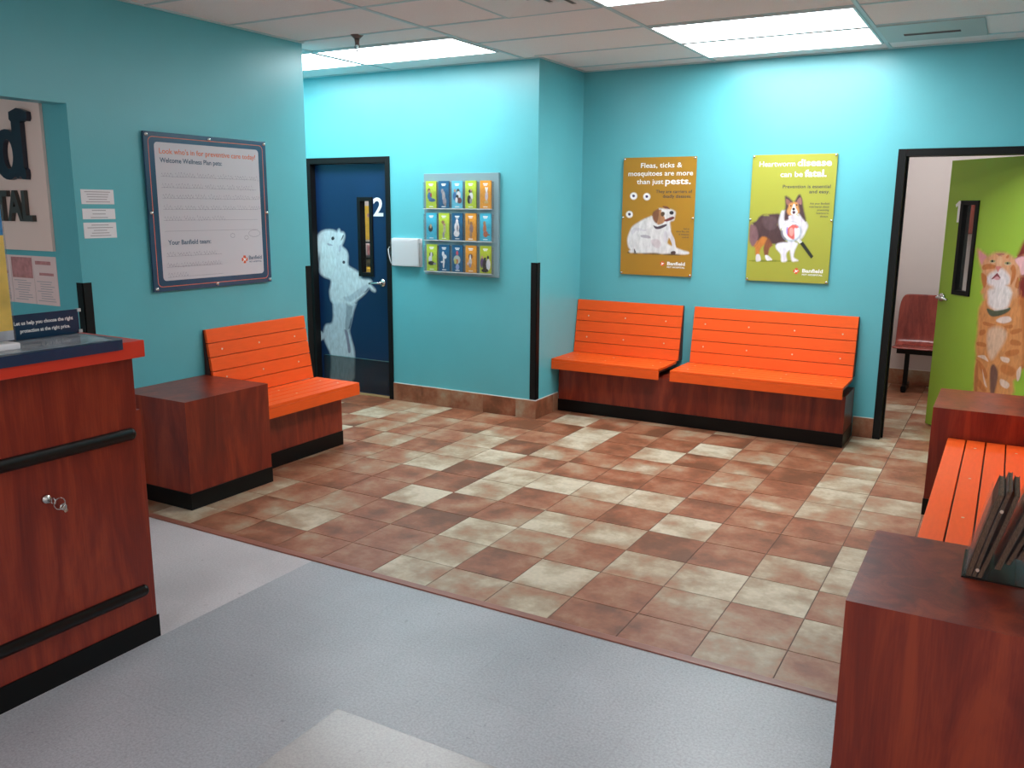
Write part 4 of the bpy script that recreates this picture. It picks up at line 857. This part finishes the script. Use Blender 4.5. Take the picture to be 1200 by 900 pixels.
t = thing('poster', 'lime green poster about heartworm with a sheepdog and magnifying glass', 'poster', (1.420, D, 1.126), 0, 'pet health posters on the far wall')
MB().box(0, .608, -.018, -.010, 0, .935, bev=.001).build('board', M['poster_green'], t)
text('headline', [('Heartworm', .052, .850, .038, .262, 'L', .008), ('disease', .330, .850, .048, .240, 'L', .022), ('can be', .212, .774, .038, .160, 'L', .010), ('fatal.', .385, .774, .048, .155, 'L', .028)], 'textwhite', t, -.0188, bold=.02)
text('subline', [('Prevention is essential', .575, .692, .024, .340, 'R'), ('and easy.', .572, .655, .024, .145, 'R')], 'ink', t, -.0188, bold=.012)
text('small_print', [('Ask your Banfield', .575, .575, .0135, None, 'R'), ('veterinarian about', .575, .552, .0135, None, 'R'), ('preventing', .575, .529, .0135, None, 'R'), ('heartworm', .575, .506, .0135, None, 'R'), ('disease.', .575, .483, .0135, None, 'R')], 'ink', t, -.0188, bold=.01)
picture('sheepdog_picture', ART['sheltie'], -.0186, t, 'fur', umin=.002, soft=.008, bg=(0.35, 0.355, 0.045))
logo(t, .375, .086, .025, -.0188); text('logo_text', [('Banfield', .418, .078, .026, .148), ('PET HOSPITAL', .418, .056, .011, .148)], 'textwhite', t, -.0188, bold=.03)
pins(t, [(.012, .923), (.596, .923), (.010, .46), (.598, .46), (.012, .012), (.596, .012)], -.018, .008)

# ------------------------------------------------------------------ leaflet rack with fifteen leaflets
t = thing('leaflet_rack', 'grey wall rack holding three rows of five pet leaflets', 'rack', (-1.038, 0, 1.115))
RW, RH = .708, .812
MB().box(0, RW, -.030, -.002, 0, RH, bev=.003).build('back_panel', M['silver'], t)
colx = [.083, .206, .335, .463, .600]; rowz = [.545, .293, .040]; bw, bh = .100, .215
for rz_ in rowz:
    m = MB(); m.box(.012, .668, -.062, -.060, rz_-.012, rz_+.15); m.box(.012, .668, -.060, -.031, rz_-.012, rz_-.008)
    for x in [.012, .1435, .2695, .398, .530, .666]: m.box(x, x+.003, -.060, -.031, rz_-.012, rz_+.20)
    m.build('clear_pocket', M['acrylic'], t)
    MB().box(.012, .668, -.064, -.0602, rz_-.014, rz_-.008).build('pocket_edge', M['acrylic_edge'], t)
LIME = (.46, .58, .04); NAVY = (.015, .10, .22); SKY = (.12, .46, .62); ORG = (.72, .30, .03); CYAN = (.06, .42, .58)
def E(cx, cz, rx, rz, c, n=10): return (c, 0, [(cx+rx*math.cos(2*PI*i/n), cz+rz*math.sin(2*PI*i/n)) for i in range(n)])
SK = (.45, .25, .16); DK = (.04, .03, .03); WH = (.75, .73, .75); BR = (.30, .13, .05); BL = (.05, .16, .38); GY = (.30, .26, .30)
LEAF = [
 [(LIME, 'seated person in blue', [E(.030, .140, .014, .018, (.12, .05, .03)), E(.032, .134, .010, .013, SK), E(.036, .095, .022, .032, BL), E(.060, .064, .034, .014, (.06, .12, .26)), E(.050, .104, .009, .018, (.4, .04, .05))]),
  (NAVY, 'pale standing animal', [E(.038, .135, .013, .020, GY), E(.050, .095, .015, .040, (.42, .36, .36)), E(.060, .055, .018, .030, GY), E(.066, .030, .010, .012, (.25, .2, .2))]),
  (SKY, 'people with a dark dog', [E(.030, .137, .010, .014, SK), E(.060, .137, .015, .017, DK), E(.028, .095, .018, .034, BL), E(.064, .105, .020, .030, WH), E(.052, .088, .014, .020, DK), E(.074, .062, .022, .024, (.15, .04, .04)), E(.045, .065, .012, .022, WH)]),
  (LIME, 'black and white sitting dog', [E(.048, .134, .018, .014, DK), E(.055, .095, .018, .030, WH), E(.036, .070, .018, .034, DK), E(.052, .060, .012, .022, GY), E(.054, .140, .006, .012, (.5, .3, .2))]),
  (ORG, 'thin white dog', [E(.053, .155, .006, .012, WH), E(.068, .155, .005, .010, WH), E(.060, .140, .010, .014, WH), E(.060, .095, .014, .035, (.62, .55, .58)), E(.058, .050, .020, .012, (.6, .4, .15))])],
 [(CYAN, 'small brown and black pet', [E(.042, .090, .022, .028, DK), E(.044, .108, .010, .018, (.5, .36, .2))]),
  (LIME, 'brown-eared pale dog standing', [E(.042, .142, .016, .014, BR), E(.054, .120, .014, .016, SK), E(.056, .085, .014, .034, (.48, .42, .25)), E(.046, .040, .010, .026, GY)]),
  (NAVY, 'white long-haired dog', [E(.048, .150, .013, .020, WH), E(.046, .105, .024, .040, WH), E(.044, .055, .028, .028, WH), E(.052, .095, .008, .028, GY)]),
  (ORG, 'grey cat reaching up', [E(.030, .150, .006, .026, BR), E(.054, .135, .013, .015, BR), E(.056, .095, .018, .036, (.28, .17, .16)), E(.052, .045, .012, .026, (.35, .2, .12))]),
  (CYAN, 'ginger cat sitting up', [E(.042, .138, .014, .018, (.32, .22, .12)), E(.044, .095, .016, .038, (.52, .17, .06)), E(.052, .055, .022, .026, (.45, .13, .06)), E(.078, .050, .016, .005, BR)])],
 [(LIME, 'black and white lying dog', [E(.046, .132, .020, .020, DK), E(.046, .130, .009, .022, WH), E(.036, .095, .018, .026, WH), E(.046, .062, .032, .018, DK), E(.078, .058, .016, .008, GY)]),
  (NAVY, 'white poodle standing', [E(.040, .140, .012, .022, WH), E(.056, .118, .020, .018, WH), E(.046, .080, .010, .030, WH), E(.030, .075, .014, .008, WH), E(.044, .050, .008, .026, WH)]),
  (NAVY, 'person in white holding a pet', [E(.048, .150, .012, .020, (.5, .08, .12)), E(.046, .098, .034, .036, (.45, .5, .45)), E(.046, .085, .012, .020, (.5, .16, .06)), E(.030, .085, .012, .022, (.5, .5, .15)), E(.050, .040, .018, .022, (.3, .35, .6))]),
  (ORG, 'brown and white sitting dog', [E(.048, .128, .020, .022, (.15, .04, .03)), E(.046, .118, .008, .026, WH), E(.046, .085, .016, .024, (.55, .5, .5)), E(.044, .058, .012, .018, GY), E(.024, .070, .010, .012, (.65, .4, .3))]),
  ((.42, .48, .03), 'group in dark and white clothes', [E(.020, .125, .010, .014, SK), E(.046, .112, .011, .014, DK), E(.074, .126, .010, .015, DK), E(.020, .080, .018, .040, (.12, .06, .16)), E(.046, .065, .024, .042, DK), E(.078, .070, .020, .046, (.66, .64, .70)), E(.046, .022, .034, .016, DK)])]]
POS = ['top', 'middle', 'bottom']; CN = {LIME: 'lime green', NAVY: 'navy blue', SKY: 'sky blue', ORG: 'orange', CYAN: 'turquoise', (.42, .48, .03): 'olive green'}
ORD = ['first', 'second', 'third', 'fourth', 'last']
for ri, row in enumerate(LEAF):
    for ci, (bg, what, fig) in enumerate(row):
        f = thing('leaflet', '%s leaflet showing a %s, %s in the %s row' % (CN[bg], what, ORD[ci], POS[ri]) if 'people' not in what and 'group' not in what else '%s leaflet with %s, %s in the %s row' % (CN[bg], what, ORD[ci], POS[ri]), 'leaflet', (-1.038+colx[ci]-bw/2, -.036, 1.115+rowz[ri]-.007), 0, 'leaflets in the wall rack')
        M_ = MB(); M_.box(0, bw, -.012, 0, 0, bh, col=bg); M_.build('sheet', M['print'], f)
        picture('cover_picture', fig, -.0125, f, soft=.003, bg=bg)
        MB().flat([(.028, .186), (.072, .186), (.072, .194), (.028, .194)], -.0126).flat([(.034, .176), (.066, .176), (.066, .182), (.034, .182)], -.0126).build('title_bar', M['textwhite'], f, recalc=False)
        MB().flat([(.03, .010), (.07, .010), (.07, .016), (.03, .016)], -.0126).build('footer_bar', M['textwhite'], f, recalc=False)

# white paper tray beside the blue door
t = thing('paper_tray', 'white wall tray full of paper between the blue door and the leaflet rack', 'tray', (-1.382, 0, 1.170))
MB().box(.0, .300, -.004, -.001, 0, .235).build('back_plate', M['white'], t)
MB().box(.004, .300, -.048, -.046, .006, .228).box(.004, .300, -.046, -.004, 0, .006).box(.004, .007, -.046, -.004, .006, .20).box(.297, .300, -.046, -.004, .006, .20).build('front_pocket', M['acrylic'], t)
p = tag(empty('paper_stack', (-1.382, 0, 1.177)), 'stack of white forms standing in the wall tray beside the blue door', 'paper')
MB().box(.010, .285, -.040, -.010, 0, .225).build('sheets', M['white'], p)
m = MB(); m.prism([(.235, .20), (.262, .02), (.292, .02), (.280, .224), (.24, .224)], -.0445, -.0425); m.build('curled_sheet', M['white'], p)
t = thing('door_stop_wire', 'thin white clip on the black frame of the blue door, left of the paper tray', 'clip', (-1.412, -.012, 1.25))
MB().sweep([(0, -.004, .08), (-.008, -.012, .06), (-.002, -.014, .02), (.010, -.012, -.03), (.016, -.004, -.06)], .004, 8).build('clip', M['white'], t)

# ------------------------------------------------------------------ magazine holder and magazines on the near cube
t = thing('magazine_holder', 'clear acrylic magazine holder on the near cherry wood cube', 'holder', (3.155, -3.255, .614))
zt_ = .0
MB().box(0, .30, 0, .235, 0, .004).build('base_plate', M['smoky'], t)
def lean(x, z, k=.215): return x+z*k
def slab(m, x, th, k, ya, yb2, z0, z1, bow=.0, n=6):
    """a thin upright sheet leaning towards +x by slope k, slightly bowed"""
    P = []
    for i in range(n+1):
        z = z0+(z1-z0)*i/n; P.append((x+k*(z)+bow*math.sin(PI*i/n), z))
    for i in range(n, -1, -1):
        z = z0+(z1-z0)*i/n; P.append((x+th+k*(z)+bow*math.sin(PI*i/n), z))
    return m.prism(P, ya, yb2)
for x, hh, kk in ((.002, .235, .215), (.062, .285, .30), (.135, .33, .36)):
    slab(MB(), x, .003, kk, 0, .235, .004, hh).build('divider', M['acrylic'], t)
MB().prism([(.002, .004), (.27, .004), (.29, .03), (.15, .10), (.16, .29), (.06, .24)], .0, .003).build('side_panel', M['acrylic'], t)
for x, z in ((.040, .030), (.082, .215)): MB().cyl((x, -.002, z), (x, .001, z), .005, n=12).build('rivet', M['screwcap'], t)
labs = ['front magazine in the clear holder, nearest the room', 'second magazine from the room side in the clear holder', 'third magazine from the room side in the clear holder', 'fourth magazine from the room side in the clear holder', 'fifth magazine from the room side in the clear holder', 'sixth magazine from the room side in the clear holder', 'rearmost magazine in the clear holder, nearest the right wall']
for k, (x, th, kk, z0, hh, mc, bow) in enumerate(((.009, .016, .225, .005, .258, 'magcover', -.002), (.026, .011, .235, .005, .272, 'magcover2', -.002), (.038, .013, .265, .005, .262, 'magcover', .003), (.068, .017, .32, .04, .270, 'magcover2', -.002), (.087, .012, .34, .06, .262, 'magcover', .003), (.103, .013, .37, .08, .258, 'magcover2', .004), (.143, .022, .39, .09, .265, 'magcover', -.001))):
    o = thing('magazine', labs[k], 'magazine', (3.155, -3.250, .614), 0, 'magazines in the acrylic holder')
    slab(MB(), x+.0015, th-.003, kk, .002, .214, z0, z0+hh-.003, bow).build('pages', M['pages'], o)
    m = MB(); slab(m, x, .0013, kk, 0, .216, z0, z0+hh, bow); slab(m, x+th-.0013, .0013, kk, 0, .216, z0, z0+hh, bow); m.build('cover', M[mc], o)

# ------------------------------------------------------------------ chair in the exam room
t = thing('waiting_chair', 'dark red moulded wood chair on a black beam behind the open green door', 'chair', (2.54, 3.06, 0))
prof = [(-.44, .425), (-.42, .440), (-.34, .432), (-.22, .420), (-.14, .425), (-.095, .455), (-.075, .52), (-.055, .65), (-.035, .80), (-.028, .895)]
m = MB(); W2 = .235; rows_ = []
def chw(i): return W2*(.965 if i == 0 else 1.0)*(1 if i < len(prof)-1 else .86)
th = .014; NX = 8
for lay in (0, 1):
    R_ = []
    for i, (y, z) in enumerate(prof):
        a = prof[max(i-1, 0)]; b = prof[min(i+1, len(prof)-1)]; d_ = Vector((b[0]-a[0], b[1]-a[1])).normalized(); nx, nz = -d_.y, d_.x
        w_ = chw(i); R_.append([m.bm.verts.new((-w_+2*w_*j/NX, y-nx*th*lay-(.014*abs(j/NX*2-1)**2 if i > 5 else 0), z-nz*th*lay-(.02*max(0, abs(j/NX*2-1)-.7) if i == len(prof)-1 else 0))) for j in range(NX+1)])
    rows_.append(R_)
for lay in (0, 1):
    for i in range(len(prof)-1):
        for j in range(NX): m.bm.faces.new((rows_[lay][i][j], rows_[lay][i][j+1], rows_[lay][i+1][j+1], rows_[lay][i+1][j]))
for i in range(len(prof)-1):
    for j in (0, NX): m.bm.faces.new((rows_[0][i][j], rows_[0][i+1][j], rows_[1][i+1][j], rows_[1][i][j]))
for i in (0, len(prof)-1):
    for j in range(NX): m.bm.faces.new((rows_[0][i][j], rows_[0][i][j+1], rows_[1][i][j+1], rows_[1][i][j]))
sh = m.build('shell', M['ply'], t, smooth=True); md = sh.modifiers.new('s', 'SUBSURF'); md.levels = 1; md.render_levels = 2
MB().box(-.20, .62, -.27, -.22, .35, .405, bev=.004).box(-.18, .18, -.36, -.14, .395, .412, bev=.003).build('beam', M['black'], t)
MB().box(-.125, -.085, -.265, -.225, .05, .352, bev=.003).build('leg', M['black'], t)
MB().box(-.128, -.082, -.36, -.05, .012, .055, bev=.006).cyl((-.105, -.34, 0), (-.105, -.34, .02), .022).cyl((-.105, -.07, 0), (-.105, -.07, .02), .022).build('foot', M['rubber'], t)
MB().box(.525, .565, -.265, -.225, .05, .352, bev=.003).build('leg', M['black'], t)
MB().box(.522, .568, -.36, -.05, .0, .055, bev=.006).build('foot', M['rubber'], t)
t = thing('wall_cabinet', 'brown wood wall cabinet glimpsed through the glass of the open green door', 'cabinet', (2.80, 2.85, 1.46))
MB().box(0, .9, .012, .28, 0, .46, bev=.003).build('body', M['ply'], t)
MB().box(.004, .447, -.008, .011, .004, .456, bev=.003).build('door', M['ply'], t); MB().box(.453, .896, -.008, .011, .004, .456, bev=.003).build('door', M['ply'], t)
MB().box(.41, .42, -.03, -.008, .04, .14, bev=.002).box(.48, .49, -.03, -.008, .04, .14, bev=.002).build('pull', M['chrome'], t)

# things glimpsed through the glass of door 2
t = thing('wall_notice', 'yellow notice glimpsed through the glass of the blue door, upper part', 'notice', (-3.15, 1.55, 1.31))
MB().box(0, .5, -.004, 0, 0, .36).build('sheet', M['yellow'], t)
m = MB()
for x, z in ((.25, .26), (.31, .20), (.28, .10), (.33, .06)): m.sph((x, -.004, z), .022, (.6, .06, 1))
m.build('printed_figures', M['pinkprint'], t)
t = thing('wall_shelf', 'dark shelf glimpsed through the glass of the blue door', 'shelf', (-3.2, 1.55, 1.13))
MB().box(0, .7, -.20, 0, 0, .02, bev=.002).box(0, .7, -.01, -.001, -.03, .16).build('board', M['ink'], t)
MB().box(.04, .06, -.18, -.01, -.08, 0).box(.62, .64, -.18, -.01, -.08, 0).build('bracket', M['ink'], t)
for k, (x, c, lab) in enumerate(((.28, 'paperpink', 'pinkish box on the dark shelf seen through the blue door glass, left one'), (.37, 'pinkprint', 'rosy box on the dark shelf seen through the blue door glass, right one'))):
    tag(MB().box(0, .08, -.12, -.03, 0, .12-.02*k, bev=.004).build('storage_box', M[c]), lab, 'box').location = (-3.2+x, 1.55, 1.1505)
t = thing('storage_cabinet', 'yellow cabinet glimpsed low through the glass of the blue door', 'cabinet', (-3.2, 1.15, 0))
MB().box(0, .8, 0, .38, .08, 1.03, bev=.003).build('body', M['yellow'], t); MB().box(.01, .79, .02, .38, 0, .08).build('plinth', M['black'], t)
MB().box(.01, .395, -.014, -.001, .10, 1.01, bev=.003).build('door', M['yellow'], t); MB().box(.405, .79, -.014, -.001, .10, 1.01, bev=.003).build('door', M['yellow'], t)
MB().box(.36, .372, -.035, -.014, .60, .72, bev=.002).box(.428, .44, -.035, -.014, .60, .72, bev=.002).build('pull', M['chrome'], t)
